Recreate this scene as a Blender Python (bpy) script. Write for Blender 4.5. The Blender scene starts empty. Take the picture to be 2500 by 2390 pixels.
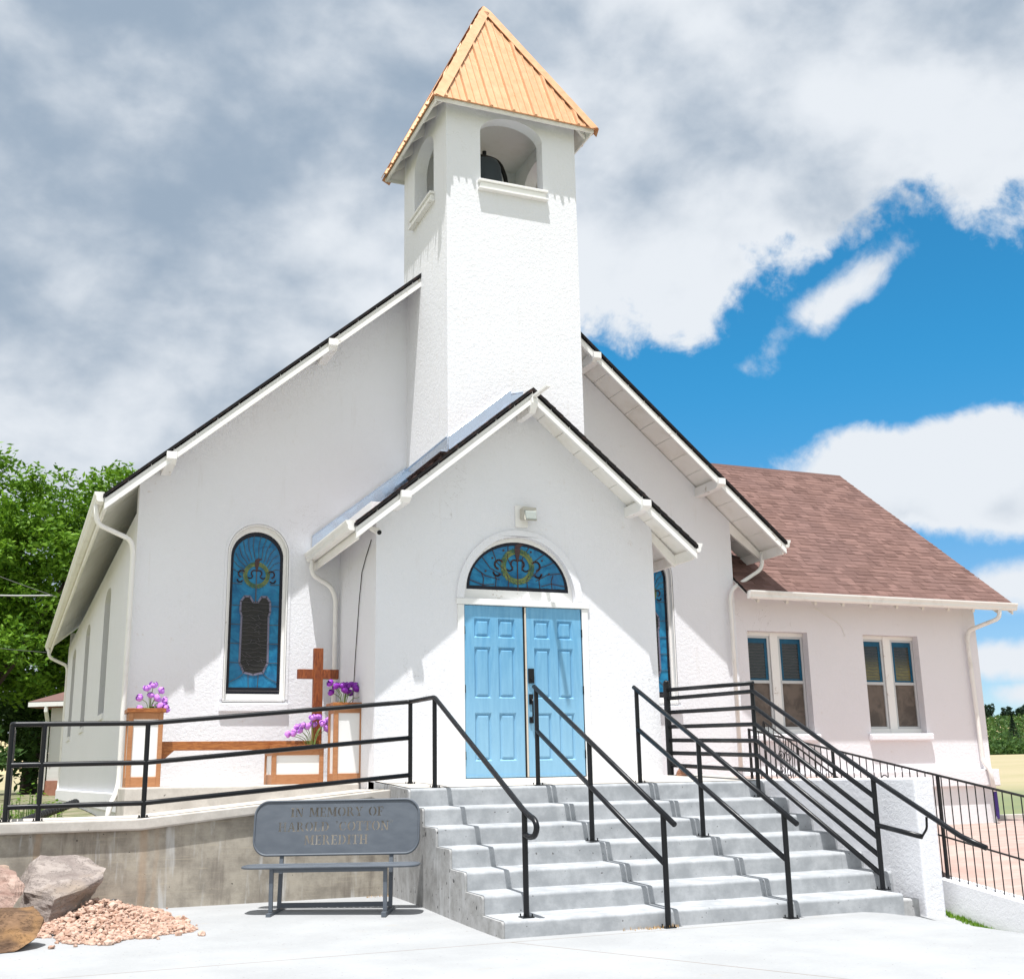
import bpy, bmesh, math, random
from math import sin, cos, pi, sqrt, atan2, radians
from mathutils import Vector, Matrix
from mathutils.geometry import tessellate_polygon
random.seed(7)
S = bpy.context.scene

# ---------------------------------------------------------------- camera
cam = bpy.data.cameras.new('camera'); camo = bpy.data.objects.new('camera', cam)
S.collection.objects.link(camo)
Rr, Ru, Rf = (0.9246, -0.3806, -0.0186), (-0.0749, -0.2294, 0.9704), (0.3736, 0.8958, 0.2406)
camo.matrix_world = Matrix(((Rr[0], Ru[0], -Rf[0], 0), (Rr[1], Ru[1], -Rf[1], 0), (Rr[2], Ru[2], -Rf[2], 1.36), (0, 0, 0, 1)))
cam.sensor_width = 36; cam.sensor_fit = 'HORIZONTAL'; cam.lens = 36 * 2819.8 / 2500
cam.clip_start = 0.1; cam.clip_end = 6000
S.camera = camo
S.render.resolution_x = 1024; S.render.resolution_y = 978

# ---------------------------------------------------------------- sun, exposure
SUN = Vector((-0.148, -0.239, 0.960)).normalized()
sl = bpy.data.lights.new('sun', 'SUN'); slo = bpy.data.objects.new('sun', sl)
S.collection.objects.link(slo); slo.rotation_euler = SUN.to_track_quat('Z', 'Y').to_euler()
sl.energy = 5.0; sl.angle = radians(0.5); sl.color = (1.0, 0.985, 0.965)
S.view_settings.view_transform = 'Standard'; S.view_settings.look = 'None'
S.view_settings.exposure = 0.41; S.view_settings.gamma = 1.0

# ---------------------------------------------------------------- node helpers
class NT:
    def __init__(s, nt): s.nt = nt; s.n = nt.nodes; s.l = nt.links
    def new(s, t, **k):
        o = s.n.new(t)
        for a, b in k.items(): setattr(o, a, b)
        return o
    def put(s, sock, v):
        if isinstance(v, bpy.types.NodeSocket): s.l.new(v, sock)
        elif v is not None:
            if isinstance(v, (tuple, list)) and len(v) == 3 and sock.type == 'RGBA': v = (*v, 1)
            sock.default_value = v
    def math(s, op, a, b=None, c=None, clamp=False):
        o = s.new('ShaderNodeMath', operation=op, use_clamp=clamp)
        s.put(o.inputs[0], a)
        if b is not None: s.put(o.inputs[1], b)
        if c is not None: s.put(o.inputs[2], c)
        return o.outputs[0]
    def vmath(s, op, a, b=None):
        o = s.new('ShaderNodeVectorMath', operation=op); s.put(o.inputs[0], a)
        if b is not None: s.put(o.inputs[1], b)
        return o.outputs['Value'] if op == 'DOT_PRODUCT' or op == 'LENGTH' else o.outputs[0]
    def noise(s, vec, scale, detail=4, rough=.55, dist=0, scl=None):
        if scl: vec = s.vmath('MULTIPLY', vec, scl)
        o = s.new('ShaderNodeTexNoise'); s.put(o.inputs['Vector'], vec)
        s.put(o.inputs['Scale'], scale); o.inputs['Detail'].default_value = detail
        o.inputs['Roughness'].default_value = rough; o.inputs['Distortion'].default_value = dist
        return o.outputs['Fac']
    def ramp(s, f, a, b, c=0., d=1.):
        o = s.new('ShaderNodeMapRange', interpolation_type='SMOOTHSTEP'); o.clamp = True
        s.put(o.inputs[0], f); s.put(o.inputs[1], a); s.put(o.inputs[2], b); s.put(o.inputs[3], c); s.put(o.inputs[4], d)
        return o.outputs[0]
    def mix(s, f, a, b):
        o = s.new('ShaderNodeMix', data_type='RGBA')
        s.put(o.inputs[0], f); s.put(o.inputs[6], a); s.put(o.inputs[7], b)
        return o.outputs[2]
    def bump(s, h, strength=.5, dist=.01, nrm=None):
        o = s.new('ShaderNodeBump'); s.put(o.inputs['Height'], h)
        o.inputs['Strength'].default_value = strength; o.inputs['Distance'].default_value = dist
        if nrm is not None: s.l.new(nrm, o.inputs['Normal'])
        return o.outputs[0]

def mat(name, col=(.5, .5, .5), rough=.8, metal=0., fn=None, spec=.3):
    m = bpy.data.materials.new(name); m.use_nodes = True
    t = NT(m.node_tree); b = m.node_tree.nodes['Principled BSDF']
    b.inputs['Base Color'].default_value = (*col, 1); b.inputs['Roughness'].default_value = rough
    b.inputs['Metallic'].default_value = metal; b.inputs['Specular IOR Level'].default_value = spec
    if fn:
        g = t.new('ShaderNodeNewGeometry').outputs['Position']
        r = fn(t, g, b) or {}
        for k, v in r.items(): t.put(b.inputs[k], v)
    return m

# ---------------------------------------------------------------- sky
W = bpy.data.worlds.new('World'); S.world = W; W.use_nodes = True
w = NT(W.node_tree); bgn = W.node_tree.nodes['Background']
sky = w.new('ShaderNodeTexSky'); sky.sky_type = 'NISHITA'; sky.sun_disc = False
sky.sun_elevation = math.asin(SUN.z); sky.sun_rotation = atan2(SUN.x, SUN.y)
sky.altitude = 1800; sky.air_density = 1.0; sky.dust_density = .6; sky.ozone_density = 2.5
D = w.vmath('NORMALIZE', w.new('ShaderNodeTexCoord').outputs['Generated'])
sp = w.new('ShaderNodeSeparateXYZ'); w.put(sp.inputs[0], D)
dx, dy, dz = sp.outputs
az = w.math('ARCTAN2', dx, dy); el = w.math('ARCSINE', dz)
tint = w.mix(w.ramp(el, .04, .36), (1.2, 1.38, 1.5), (.42, 1.75, 2.0))
mm = w.new('ShaderNodeMix', data_type='RGBA', blend_type='MULTIPLY'); mm.inputs[0].default_value = 1
w.put(mm.inputs[6], sky.outputs[0]); w.put(mm.inputs[7], tint); bluesky = mm.outputs[2]
n1 = w.noise(D, 6.0, 10, .56, .15)
n2 = w.noise(w.vmath('ADD', D, (3.1, 1.7, .4)), 21, 10, .62, .3)
def billow(vec, sc_, det, r=.5): return w.math('SUBTRACT', 1., w.math('ABSOLUTE', w.math('SUBTRACT', w.math('MULTIPLY', w.noise(vec, sc_, det, r), 4.), 2.)))
b1 = billow(w.vmath('ADD', D, (.7, 2.7, 1.4)), 8., 7, .55); b2 = billow(w.vmath('ADD', D, (1.7, .7, 4.4)), 19., 6, .6)
edge = w.math('ADD', w.math('MULTIPLY', w.math('SUBTRACT', n1, .5), .17), w.math('MULTIPLY', w.math('SUBTRACT', n2, .5), .10))
edge = w.math('ADD', edge, w.math('ADD', w.math('MULTIPLY', w.math('SUBTRACT', b1, .55), .018), w.math('MULTIPLY', w.math('SUBTRACT', b2, .55), .012)))
plane = w.math('MULTIPLY', w.vmath('DOT_PRODUCT', D, (0.3997, 0.1809, -0.8986)), -1.0)
dens = w.math('ADD', w.math('ADD', plane, w.math('SUBTRACT', w.ramp(az, .42, .15, .012, .14), w.math('MULTIPLY', w.math('MULTIPLY', w.ramp(az, .57, .66), w.ramp(az, .83, .73)), .036))), edge)
def blob(a, e, ra, re, gain=.10, tilt=0.):
    A = w.math('SUBTRACT', az, a); E_ = w.math('ADD', w.math('SUBTRACT', el, e), w.math('MULTIPLY', A, tilt))
    u = w.math('DIVIDE', A, ra); v = w.math('DIVIDE', E_, re)
    r = w.math('SQRT', w.math('ADD', w.math('MULTIPLY', u, u), w.math('MULTIPLY', v, v)))
    return w.math('MULTIPLY', w.math('SUBTRACT', 1.0, r), gain)
BL = [(.80, .225, .165, .050, .13, .10), (.71, .238, .075, .026, .08, .1), (.83, .138, .07, .024, .06, 0), (.80, .082, .08, .020, .05, 0), (.85, .055, .10, .012, .04, 0),
      (.705, .392, .07, .020, .034, -.55), (.675, .372, .02, .014, .03, -.8), (1.3, .3, .35, .10, .1, 0)]
cum = None
for b_ in BL:
    q = w.math('ADD', blob(*b_), w.math('MULTIPLY', edge, .75 if b_[3] > .03 else (.62 if b_[1] > .3 else .5)))
    cum = q if cum is None else w.math('MAXIMUM', cum, q)
dens = w.math('MAXIMUM', dens, cum)
alpha = w.math('MULTIPLY', w.ramp(dens, -.002, .032), w.ramp(dz, -.01, .02, .6, 1.))
# cloud tone: white where sunlit or thin, blue grey where thick; unseen sky brightened as fill
sq = w.vmath('MULTIPLY', D, (1, 1, 1.35))
big = w.noise(w.vmath('ADD', sq, (.35, .8, 0)), 3.2, 5, .5, .2)
sm = w.noise(w.vmath('ADD', sq, (2.3, .1, 0)), 7.5, 9, .56, .25)
fine = w.noise(w.vmath('ADD', sq, (1.3, 4.1, 0)), 20, 8, .55, .2)
def hgt(v):
    a_ = w.noise(v, 4.2, 8, .5, .25); b_ = w.noise(v, 10., 7, .52, .25)
    return w.math('ADD', w.math('MULTIPLY', a_, .68), w.math('MULTIPLY', b_, .32))
h0 = hgt(sq)
rel = w.math('SUBTRACT', h0, hgt(w.vmath('ADD', sq, (-.02, -.03, .085))))          # lit from above: tops bright, bases grey
rel2 = w.math('SUBTRACT', w.noise(sq, 15, 7, .52, .2), w.noise(w.vmath('ADD', sq, (-.007, -.01, .028)), 15, 7, .52, .2))
bright = w.math('ADD', w.math('MULTIPLY', rel, 2.3), w.math('MULTIPLY', rel2, .55))
bright = w.math('ADD', bright, w.math('MULTIPLY', w.math('SUBTRACT', big, .5), 1.0))
bright = w.math('ADD', bright, w.math('MULTIPLY', w.math('SUBTRACT', h0, .5), .8))
bright = w.math('ADD', bright, w.math('ADD', .24, w.math('MULTIPLY', w.ramp(az, .28, .46), .66)))     # the bank on the right is sunlit
bright = w.math('SUBTRACT', bright, w.math('MULTIPLY', w.ramp(el, .50, .62), w.ramp(az, .2, .5, .05, .38)))
bright = w.math('SUBTRACT', bright, w.math('MULTIPLY', w.ramp(az, .72, .88), w.ramp(el, .40, .50, 0., .25)))
bright = w.math('ADD', bright, w.math('MULTIPLY', w.ramp(el, .44, .34), .24))
bright = w.math('ADD', bright, w.math('MULTIPLY', w.ramp(w.math('ABSOLUTE', az), 1.1, 1.7), .55))  # added brightness on unseen clouds behind the camera, fills the shaded walls
bright = w.math('ADD', bright, w.math('MULTIPLY', w.ramp(az, -.15, -.6), .8))  # unseen clouds to the left brightened too, to light the nave side wall
bright = w.math('ADD', bright, w.math('MULTIPLY', w.ramp(dens, .05, .0), .25))
low = w.math('MULTIPLY', w.ramp(az, .5, .6), w.ramp(el, .31, .29))
bright = w.math('SUBTRACT', bright, w.math('MULTIPLY', w.math('MULTIPLY', low, w.ramp(w.math('ABSOLUTE', w.math('SUBTRACT', el, .20)), .035, .0, .12, .38)), w.ramp(dens, .01, .05)))
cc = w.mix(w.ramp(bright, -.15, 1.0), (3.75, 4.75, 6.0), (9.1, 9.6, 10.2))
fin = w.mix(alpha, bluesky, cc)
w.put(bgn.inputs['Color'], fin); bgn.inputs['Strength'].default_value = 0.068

# ---------------------------------------------------------------- mesh helpers
class MB:
    def __init__(s): s.v = []; s.f = []; s.c = []
    def add(s, vs, fs, c=None):
        o = len(s.v); s.v += [tuple(p) for p in vs]; s.f += [tuple(i + o for i in f) for f in fs]
        s.c += [c] * len(fs)
    def box(s, x0, x1, y0, y1, z0, z1, M=None):
        p = [(x, y, z) for x in (x0, x1) for y in (y0, y1) for z in (z0, z1)]
        if M is not None: p = [M @ Vector(q) for q in p]
        s.add(p, [(0, 1, 3, 2), (4, 6, 7, 5), (0, 4, 5, 1), (2, 3, 7, 6), (0, 2, 6, 4), (1, 5, 7, 3)]); return s
    def hexa(s, lo, hi):      # two quads
        s.add(lo + hi, [(0, 1, 2, 3), (4, 5, 6, 7), (0, 1, 5, 4), (1, 2, 6, 5), (2, 3, 7, 6), (3, 0, 4, 7)]); return s
    def prism(s, outer, a, b, ax=1, holes=(), M=None, cap=True):
        def m(p, v):
            q = {0: (v, p[0], p[1]), 1: (p[0], v, p[1]), 2: (p[0], p[1], v)}[ax]
            return tuple(M @ Vector(q)) if M is not None else q
        loops = [list(outer)] + [list(h) for h in holes]
        flat = [p for L in loops for p in L]; n = len(flat)
        tris = tessellate_polygon([[Vector((p[0], p[1], 0)) for p in L] for L in loops]) if cap else []
        fs = [tuple(t) for t in tris] + [tuple(i + n for i in reversed(t)) for t in tris]
        o = 0
        for L in loops:
            k = len(L)
            for i in range(k): fs.append((o + i, o + (i + 1) % k, o + (i + 1) % k + n, o + i + n))
            o += k
        s.add([m(p, a) for p in flat] + [m(p, b) for p in flat], fs); return s
    def tube(s, path, r, n=8, closed=False, cap=True):
        P = [Vector(p) for p in path]; k = len(P); rings = []; up = None
        rr = r if isinstance(r, (list, tuple)) else [r] * k
        for i in range(k):
            if closed: t = (P[(i + 1) % k] - P[i - 1])
            else: t = P[min(i + 1, k - 1)] - P[max(i - 1, 0)]
            t.normalize()
            if up is None: up = Vector((0, 0, 1)) if abs(t.z) < .9 else Vector((0, 1, 0))
            sd = t.cross(up); sd.normalize(); up2 = sd.cross(t); up2.normalize(); up = up2
            sc = 1.
            if 0 < i < k - 1:
                c = (P[i] - P[i - 1]).normalized().dot((P[i + 1] - P[i]).normalized()); sc = min(1 / max(.5, sqrt((1 + c) / 2)), 1.3)
            rings.append([P[i] + (sd * cos(a) + up2 * sin(a)) * rr[i] * sc for a in [2 * pi * j / n for j in range(n)]])
        vs = [p for R_ in rings for p in R_]; fs = []
        for i in range(k if closed else k - 1):
            for j in range(n):
                a, b = i * n, ((i + 1) % k) * n; fs.append((a + j, a + (j + 1) % n, b + (j + 1) % n, b + j))
        if cap and not closed: fs += [tuple(range(n))[::-1], tuple(range((k - 1) * n, k * n))]
        s.add(vs, fs); return s
    def ribbon(s, path, wd, y, t=.006, M=None):   # flat strip in XZ plane at depth y
        for i in range(len(path) - 1):
            a = Vector(path[i]); b = Vector(path[i + 1]); d = (b - a)
            if d.length < 1e-5: continue
            d.normalize(); q = Vector((-d.y, d.x)) * wd / 2; e = d * wd * .2
            s.prism([a - q - e, b - q + e, b + q + e, a + q - e], y - t, y, 1, M=M)
        return s
    def build(s, name, m, parent=None, smooth=False, bev=0, loc=None, recalc=True):
        me = bpy.data.meshes.new(name); me.from_pydata(s.v, [], s.f)
        if recalc:
            bm = bmesh.new(); bm.from_mesh(me); bmesh.ops.recalc_face_normals(bm, faces=bm.faces); bm.to_mesh(me); bm.free()
        if any(c is not None for c in s.c):
            at = me.attributes.new('tone', 'FLOAT', 'FACE')
            for i, c in enumerate(s.c): at.data[i].value = c or 0.
        ms = m if isinstance(m, (list, tuple)) else [m]
        for q in ms: me.materials.append(q)
        if smooth: me.shade_smooth()
        o = bpy.data.objects.new(name, me); S.collection.objects.link(o)
        if bev:
            b = o.modifiers.new('bevel', 'BEVEL'); b.width = bev; b.segments = 2; b.limit_method = 'ANGLE'; b.angle_limit = radians(40)
        if parent is not None: o.parent = parent
        if loc is not None: o.location = loc
        return o
def box(x0, x1, y0, y1, z0, z1): return MB().box(x0, x1, y0, y1, z0, z1)
def tag(o, label=None, cat=None, group=None, kind=None):
    for k, v in (('label', label), ('category', cat), ('group', group), ('kind', kind)):
        if v: o[k] = v
    return o
def thing(name, label, cat, group=None, kind=None):
    o = bpy.data.objects.new(name, None); S.collection.objects.link(o); o.empty_display_size = .2
    return tag(o, label, cat, group, kind)
def rect(a, b, c, d): return [(a, c), (b, c), (b, d), (a, d)]
def sstep(a, b, x):
    t = max(0., min(1., (x - a) / (b - a))); return t * t * (3 - 2 * t)

# ---------------------------------------------------------------- materials
def stucco_fn(base, stain=.5, amp=1.):
    def fn(t, g, b):
        h1 = t.noise(g, 22, 6, .62, .3); h2 = t.noise(g, 75, 3, .6)
        h = t.math('ADD', t.math('MULTIPLY', h1, 1.0), t.math('MULTIPLY', h2, .45))
        st = t.ramp(t.noise(g, 1.1, 8, .68), .52, .70); sp_ = t.ramp(t.noise(g, 9, 6, .7, 0), .58, .72)
        c = t.mix(t.math('MULTIPLY', t.math('MULTIPLY', st, sp_), stain), base, (.56, .47, .40))
        rs_n = t.noise(g, 3.0, 6, .62, .1, scl=(2.6, 2.6, .28)); c = t.mix(t.math('MULTIPLY', t.ramp(rs_n, .60, .76), .30 * stain), c, (.58, .54, .50))
        ck = t.math('ABSOLUTE', t.math('SUBTRACT', t.noise(g, .9, 6, .62, 1.2), .5)); ckm = t.ramp(t.noise(t.vmath('ADD', g, (7, 3, 2)), .8, 2), .56, .66)
        c = t.mix(t.math('MULTIPLY', t.math('MULTIPLY', t.ramp(ck, .0, .0022, 1, 0), ckm), .5), c, (.30, .27, .25))
        dv = t.noise(g, .5, 3, .5)
        c = t.mix(t.ramp(dv, .35, .7, 0, .35), c, tuple(x * .93 for x in base))
        return {'Base Color': c, 'Normal': t.bump(h, .55 * amp, .012)}
    return fn
M_st = mat('white_stucco', rough=.9, fn=stucco_fn((.785, .79, .825), .9, 1.1))
M_stp = mat('white_stucco_annex', rough=.9, fn=stucco_fn((.785, .765, .795), .6, 1.1))
M_low = mat('white_base_paint', rough=.85, fn=stucco_fn((.77, .77, .79), .9, .6))
def peel_fn(t, g, b):
    n = t.noise(g, 7, 8, .72, .2); n2 = t.noise(g, 1.6, 3, .5)
    f = t.math('MULTIPLY', t.ramp(n, .60, .64), t.ramp(n2, .46, .58))
    c = t.mix(f, (.82, .81, .79), t.mix(t.noise(g, 18, 3), (.42, .36, .30), (.62, .56, .50)))
    return {'Base Color': c, 'Normal': t.bump(t.math('SUBTRACT', 1., f), .5, .004)}
M_trim = mat('white_painted_wood', rough=.6, fn=peel_fn)
def cream_fn(t, g, b):
    c = t.mix(t.ramp(t.noise(g, 2.5, 6, .6), .45, .75), (.84, .82, .78), (.76, .73, .67))
    return {'Base Color': c}
M_soff = mat('cream_soffit_boards', rough=.7, fn=cream_fn)
M_white = mat('white_metal_gutter', (.80, .79, .76), .45, fn=lambda t, g, b: {'Base Color': t.mix(t.ramp(t.noise(g, 3, 5, .6), .5, .8), (.82, .81, .78), (.66, .64, .60))})
M_edge = mat('dark_shingle_edge', (.018, .015, .015), .95, fn=lambda t, g, b: {'Base Color': t.mix(t.ramp(t.noise(g, 12, 4), .5, .8), (.012, .011, .012), (.06, .035, .03))})
def shin_fn(t, g, b):
    a = t.new('ShaderNodeAttribute', attribute_name='tone').outputs['Fac']
    c = t.mix(a, (.115, .065, .055), (.215, .128, .11))
    n = t.noise(g, 60, 3, .7)
    c = t.mix(t.ramp(n, .35, .7, 0, .5), c, (.19, .125, .112))
    c = t.mix(t.ramp(t.noise(g, .7, 3), .4, .7, 0, .3), c, (.14, .09, .085))
    return {'Base Color': c, 'Normal': t.bump(n, .4, .004)}
M_shin = mat('red_brown_shingles', rough=.95, fn=shin_fn, spec=.1)
def copper_fn(t, g, b):
    n = t.noise(g, 3, 6, .65, .2, scl=(3, 3, .7))
    return {'Base Color': t.mix(t.ramp(n, .25, .78), (.57, .30, .15), (.62, .355, .20)), 'Roughness': t.ramp(t.noise(g, 9, 3), .3, .7, .42, .58)}
M_cop = mat('copper_sheet', rough=.5, metal=.3, fn=copper_fn, spec=.5)
M_flash = mat('galvanised_flashing', (.62, .70, .80), .22, 1.0, fn=lambda t, g, b: {'Roughness': t.ramp(t.noise(g, 6, 3), .3, .7, .16, .32)})
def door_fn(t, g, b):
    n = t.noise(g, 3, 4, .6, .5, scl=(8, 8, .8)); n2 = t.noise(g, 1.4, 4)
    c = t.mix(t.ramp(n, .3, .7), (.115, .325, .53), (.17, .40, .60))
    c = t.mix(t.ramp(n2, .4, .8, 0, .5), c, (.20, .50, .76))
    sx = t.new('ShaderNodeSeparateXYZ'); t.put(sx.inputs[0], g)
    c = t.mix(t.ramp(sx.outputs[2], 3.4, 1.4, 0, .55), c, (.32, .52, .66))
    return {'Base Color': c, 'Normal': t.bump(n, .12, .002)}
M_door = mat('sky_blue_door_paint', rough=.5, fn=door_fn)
M_black = mat('black_gloss_paint', (.006, .007, .009), .35, 0, fn=lambda t, g, b: {'Roughness': t.ramp(t.noise(g, 9, 3), .3, .7, .28, .42)}, spec=.32)
M_iron = mat('black_wrought_iron', (.015, .014, .014), .5)
def conc_fn(base, dark, streak=0.):
    def fn(t, g, b):
        n = t.noise(g, 4, 8, .65); f = t.noise(g, 45, 4, .6)
        c = t.mix(t.ramp(n, .35, .7), dark, base)
        c = t.mix(t.ramp(f, .5, .75, 0, .35), c, tuple(x * .7 for x in base))
        pits = t.ramp(t.noise(g, 26, 2, .4), .74, .78)
        c = t.mix(t.math('MULTIPLY', pits, .7), c, (.06, .055, .05))
        h = t.math('SUBTRACT', t.math('ADD', t.math('MULTIPLY', f, .4), t.math('MULTIPLY', n, .3)), pits)
        return {'Base Color': c, 'Normal': t.bump(h, .5, .005)}
    return fn
M_step = mat('grey_concrete_steps', rough=.9, fn=conc_fn((.45, .465, .48), (.31, .325, .34)))
M_slab = mat('pale_concrete_slab', rough=.9, fn=conc_fn((.60, .565, .52), (.46, .43, .39)))
def wall_fn(t, g, b):
    s1 = t.noise(g, 2.2, 7, .65, .2, scl=(3.2, 3.2, .35)); s2 = t.noise(t.vmath('ADD', g, (5, 2, 1)), 2.6, 6, .6, .2, scl=(3., 3., .3))
    n = t.noise(g, 3.2, 8, .7); grain = t.noise(g, 5, 6, .6, 0, scl=(.6, .6, 9))
    c = t.mix(t.ramp(n, .3, .7), (.245, .22, .185), (.44, .40, .335))
    c = t.mix(t.ramp(s1, .5, .68, 0, .7), c, (.17, .145, .125))
    c = t.mix(t.ramp(s2, .55, .68, 0, .75), c, (.52, .52, .51))
    c = t.mix(t.ramp(grain, .55, .7, 0, .3), c, (.50, .44, .33))
    sx = t.new('ShaderNodeSeparateXYZ'); t.put(sx.inputs[0], g)
    wob = t.math('MULTIPLY', t.math('SUBTRACT', t.noise(g, 3, 3), .5), .10)
    for x0, wd, k in ((1.24, .06, .5), (.2, .05, .5), (1.36, .03, .35)):
        d = t.math('ABSOLUTE', t.math('SUBTRACT', t.math('ADD', sx.outputs[0], wob), x0))
        c = t.mix(t.math('MULTIPLY', t.math('MULTIPLY', t.ramp(d, wd * .3, wd, 1, 0), k), t.ramp(s2, .3, .6, .5, 1.)), c, (.42, .30, .20))
    pits = t.ramp(t.noise(g, 22, 2, .4), .75, .78)
    c = t.mix(t.math('MULTIPLY', pits, .8), c, (.04, .035, .03))
    return {'Base Color': c, 'Normal': t.bump(t.math('SUBTRACT', t.math('ADD', t.math('MULTIPLY', grain, .25), t.math('MULTIPLY', n, .6)), pits), .5, .008)}
M_rwall = mat('stained_board_formed_concrete', rough=.92, fn=wall_fn)
def side_fn(t, g, b):
    s1 = t.noise(g, 2.2, 7, .65, .2, scl=(3.2, 3.2, .4)); n = t.noise(g, 6, 8, .7)
    c = t.mix(t.ramp(n, .3, .7), (.28, .278, .27), (.42, .42, .42))
    c = t.mix(t.ramp(s1, .52, .7, 0, .6), c, (.56, .57, .58))
    pits = t.ramp(t.noise(g, 19, 2, .35), .70, .745)
    c = t.mix(t.math('MULTIPLY', pits, .85), c, (.05, .05, .05))
    return {'Base Color': c, 'Normal': t.bump(t.math('SUBTRACT', t.math('MULTIPLY', n, .5), pits), .6, .01)}
M_sidec = mat('pitted_concrete', rough=.92, fn=side_fn)
def apron_fn(t, g, b):
    n = t.noise(g, .9, 7, .6); f = t.noise(g, 30, 5, .6)
    c = t.mix(t.ramp(n, .3, .7), (.315, .322, .328), (.372, .38, .386))
    c = t.mix(t.ramp(f, .45, .75, 0, .25), c, (.44, .42, .40))
    s = t.math('MULTIPLY', t.ramp(t.noise(g, 1.7, 8, .7), .60, .72), .35)
    c = t.mix(s, c, (.36, .32, .26))
    c = t.mix(t.math('MULTIPLY', t.ramp(t.noise(g, 34, 2, .3), .73, .76), .6), c, (.16, .14, .12))
    sx = t.new('ShaderNodeSeparateXYZ'); t.put(sx.inputs[0], g); X, Y = sx.outputs[0], sx.outputs[1]
    for (x0, y0, x1, y1) in ((3.93, 9.6, 5.25, 6.75), (8.5, 9.75, 8.1, 2.), (-3, 9.55, 3.93, 9.62)):
        L = sqrt((x1 - x0) ** 2 + (y1 - y0) ** 2); nx, ny = -(y1 - y0) / L, (x1 - x0) / L
        d = t.math('ABSOLUTE', t.math('ADD', t.math('ADD', t.math('MULTIPLY', X, nx), t.math('MULTIPLY', Y, ny)), -(x0 * nx + y0 * ny)))
        lim = t.math('LESS_THAN', Y, max(y0, y1) + .03)
        c = t.mix(t.math('MULTIPLY', t.math('MULTIPLY', t.ramp(d, .005, .016, 1, 0), lim), .8), c, (.22, .19, .16))
    return {'Base Color': c, 'Normal': t.bump(f, .25, .004)}
M_apron = mat('sunlit_concrete_pavement', rough=.9, fn=apron_fn)
M_path = mat('pink_paving', rough=.9, fn=lambda t, g, b: {'Base Color': t.mix(t.ramp(t.noise(g, 2.5, 7, .65, 0, scl=(.5, 2.2, 1)), .35, .7), (.36, .25, .215), (.43, .34, .30))})
def wood_fn(a, c2):
    def fn(t, g, b):
        n = t.noise(g, 5, 6, .6, 1.5, scl=(1.2, 6, 6)); n2 = t.noise(g, 2.2, 3)
        c = t.mix(t.ramp(n, .3, .7), a, c2); c = t.mix(t.ramp(n2, .55, .75, 0, .5), c, tuple(x * .5 for x in a))
        return {'Base Color': c, 'Normal': t.bump(n, .2, .003)}
    return fn
M_cedar = mat('oiled_cedar', rough=.45, fn=wood_fn((.22, .065, .018), (.42, .16, .045)), spec=.4)
M_cross = mat('dark_red_cedar', rough=.5, fn=lambda t, g, b: (lambda n: {'Base Color': t.mix(t.ramp(n, .3, .7), (.14, .030, .010), (.30, .085, .022)), 'Normal': t.bump(n, .2, .003)})(t.noise(g, 5, 6, .6, 1.5, scl=(6, 6, 1.2))), spec=.4)
M_frame = mat('orange_brown_paint', rough=.6, fn=wood_fn((.38, .17, .075), (.46, .22, .105)))
M_panel = mat('white_panel', (.80, .80, .79), .45)
def steel_fn(t, g, b):
    n = t.noise(g, 4, 5, .6, 0, scl=(1.5, 1.5, 3))
    return {'Base Color': t.mix(t.ramp(n, .3, .75), (.085, .10, .122), (.105, .122, .145)), 'Roughness': t.ramp(n, .3, .7, .42, .6)}
M_bench = mat('blue_grey_powder_coat', rough=.5, fn=steel_fn, spec=.5)
def rock_fn(a, bb, cc_):
    def fn(t, g, b):
        n = t.noise(g, 4.5, 9, .68, .6, scl=(1, 1, 2.6)); m = t.noise(g, 2.2, 3); k = t.noise(g, 22, 5, .6)
        c = t.mix(t.ramp(n, .3, .7), a, bb); c = t.mix(t.ramp(m, .5, .68), c, cc_)
        cr = t.ramp(t.math('ABSOLUTE', t.math('SUBTRACT', n, .5)), 0, .012, .8, 0)
        c = t.mix(cr, c, tuple(x * .25 for x in a))
        return {'Base Color': c, 'Normal': t.bump(t.math('ADD', n, t.math('MULTIPLY', k, .35)), .8, .03)}
    return fn
M_rk1 = mat('grey_pink_boulder', rough=.9, fn=rock_fn((.20, .165, .15), (.38, .33, .30), (.29, .235, .19)))
M_rk2 = mat('pink_boulder', rough=.9, fn=rock_fn((.26, .165, .135), (.43, .32, .27), (.35, .26, .20)))
M_rk3 = mat('orange_brown_boulder', rough=.9, fn=rock_fn((.06, .035, .022), (.24, .145, .085), (.30, .17, .075)))
def grav_fn(t, g, b):
    a = t.new('ShaderNodeAttribute', attribute_name='tone').outputs['Fac']
    c = t.mix(a, (.31, .185, .135), (.55, .41, .335)); c = t.mix(t.ramp(t.noise(g, 40, 4), .4, .8, 0, .5), c, (.60, .36, .24))
    return {'Base Color': c}
M_grav = mat('pink_stone_gravel', rough=.9, fn=grav_fn)
def glass_fn(t, g, b):
    n = t.noise(g, 3.2, 7, .6, 1.8); n2 = t.noise(g, 1.3, 3, .5, .6)
    c = t.mix(t.ramp(n, .3, .72), (.003, .095, .22), (.02, .23, .42)); c = t.mix(t.ramp(n2, .5, .75, 0, .6), c, (.05, .15, .33))
    return {'Base Color': c, 'Normal': t.bump(n, .08, .01)}
M_blue = mat('blue_opalescent_glass', rough=.16, fn=glass_fn, spec=.28)
M_dkg = mat('dark_glass', (.012, .014, .016), .12, fn=lambda t, g, b: {'Base Color': t.mix(t.noise(g, 5, 4), (.008, .010, .012), (.045, .042, .034)), 'Normal': t.bump(t.noise(g, 5, 3), .1, .01)}, spec=.22)
M_blue2 = mat('deep_blue_glass', rough=.2, fn=lambda t, g, b: {'Base Color': t.mix(t.noise(g, 9, 4), (.004, .04, .085), (.01, .12, .22))}, spec=.3)
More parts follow.
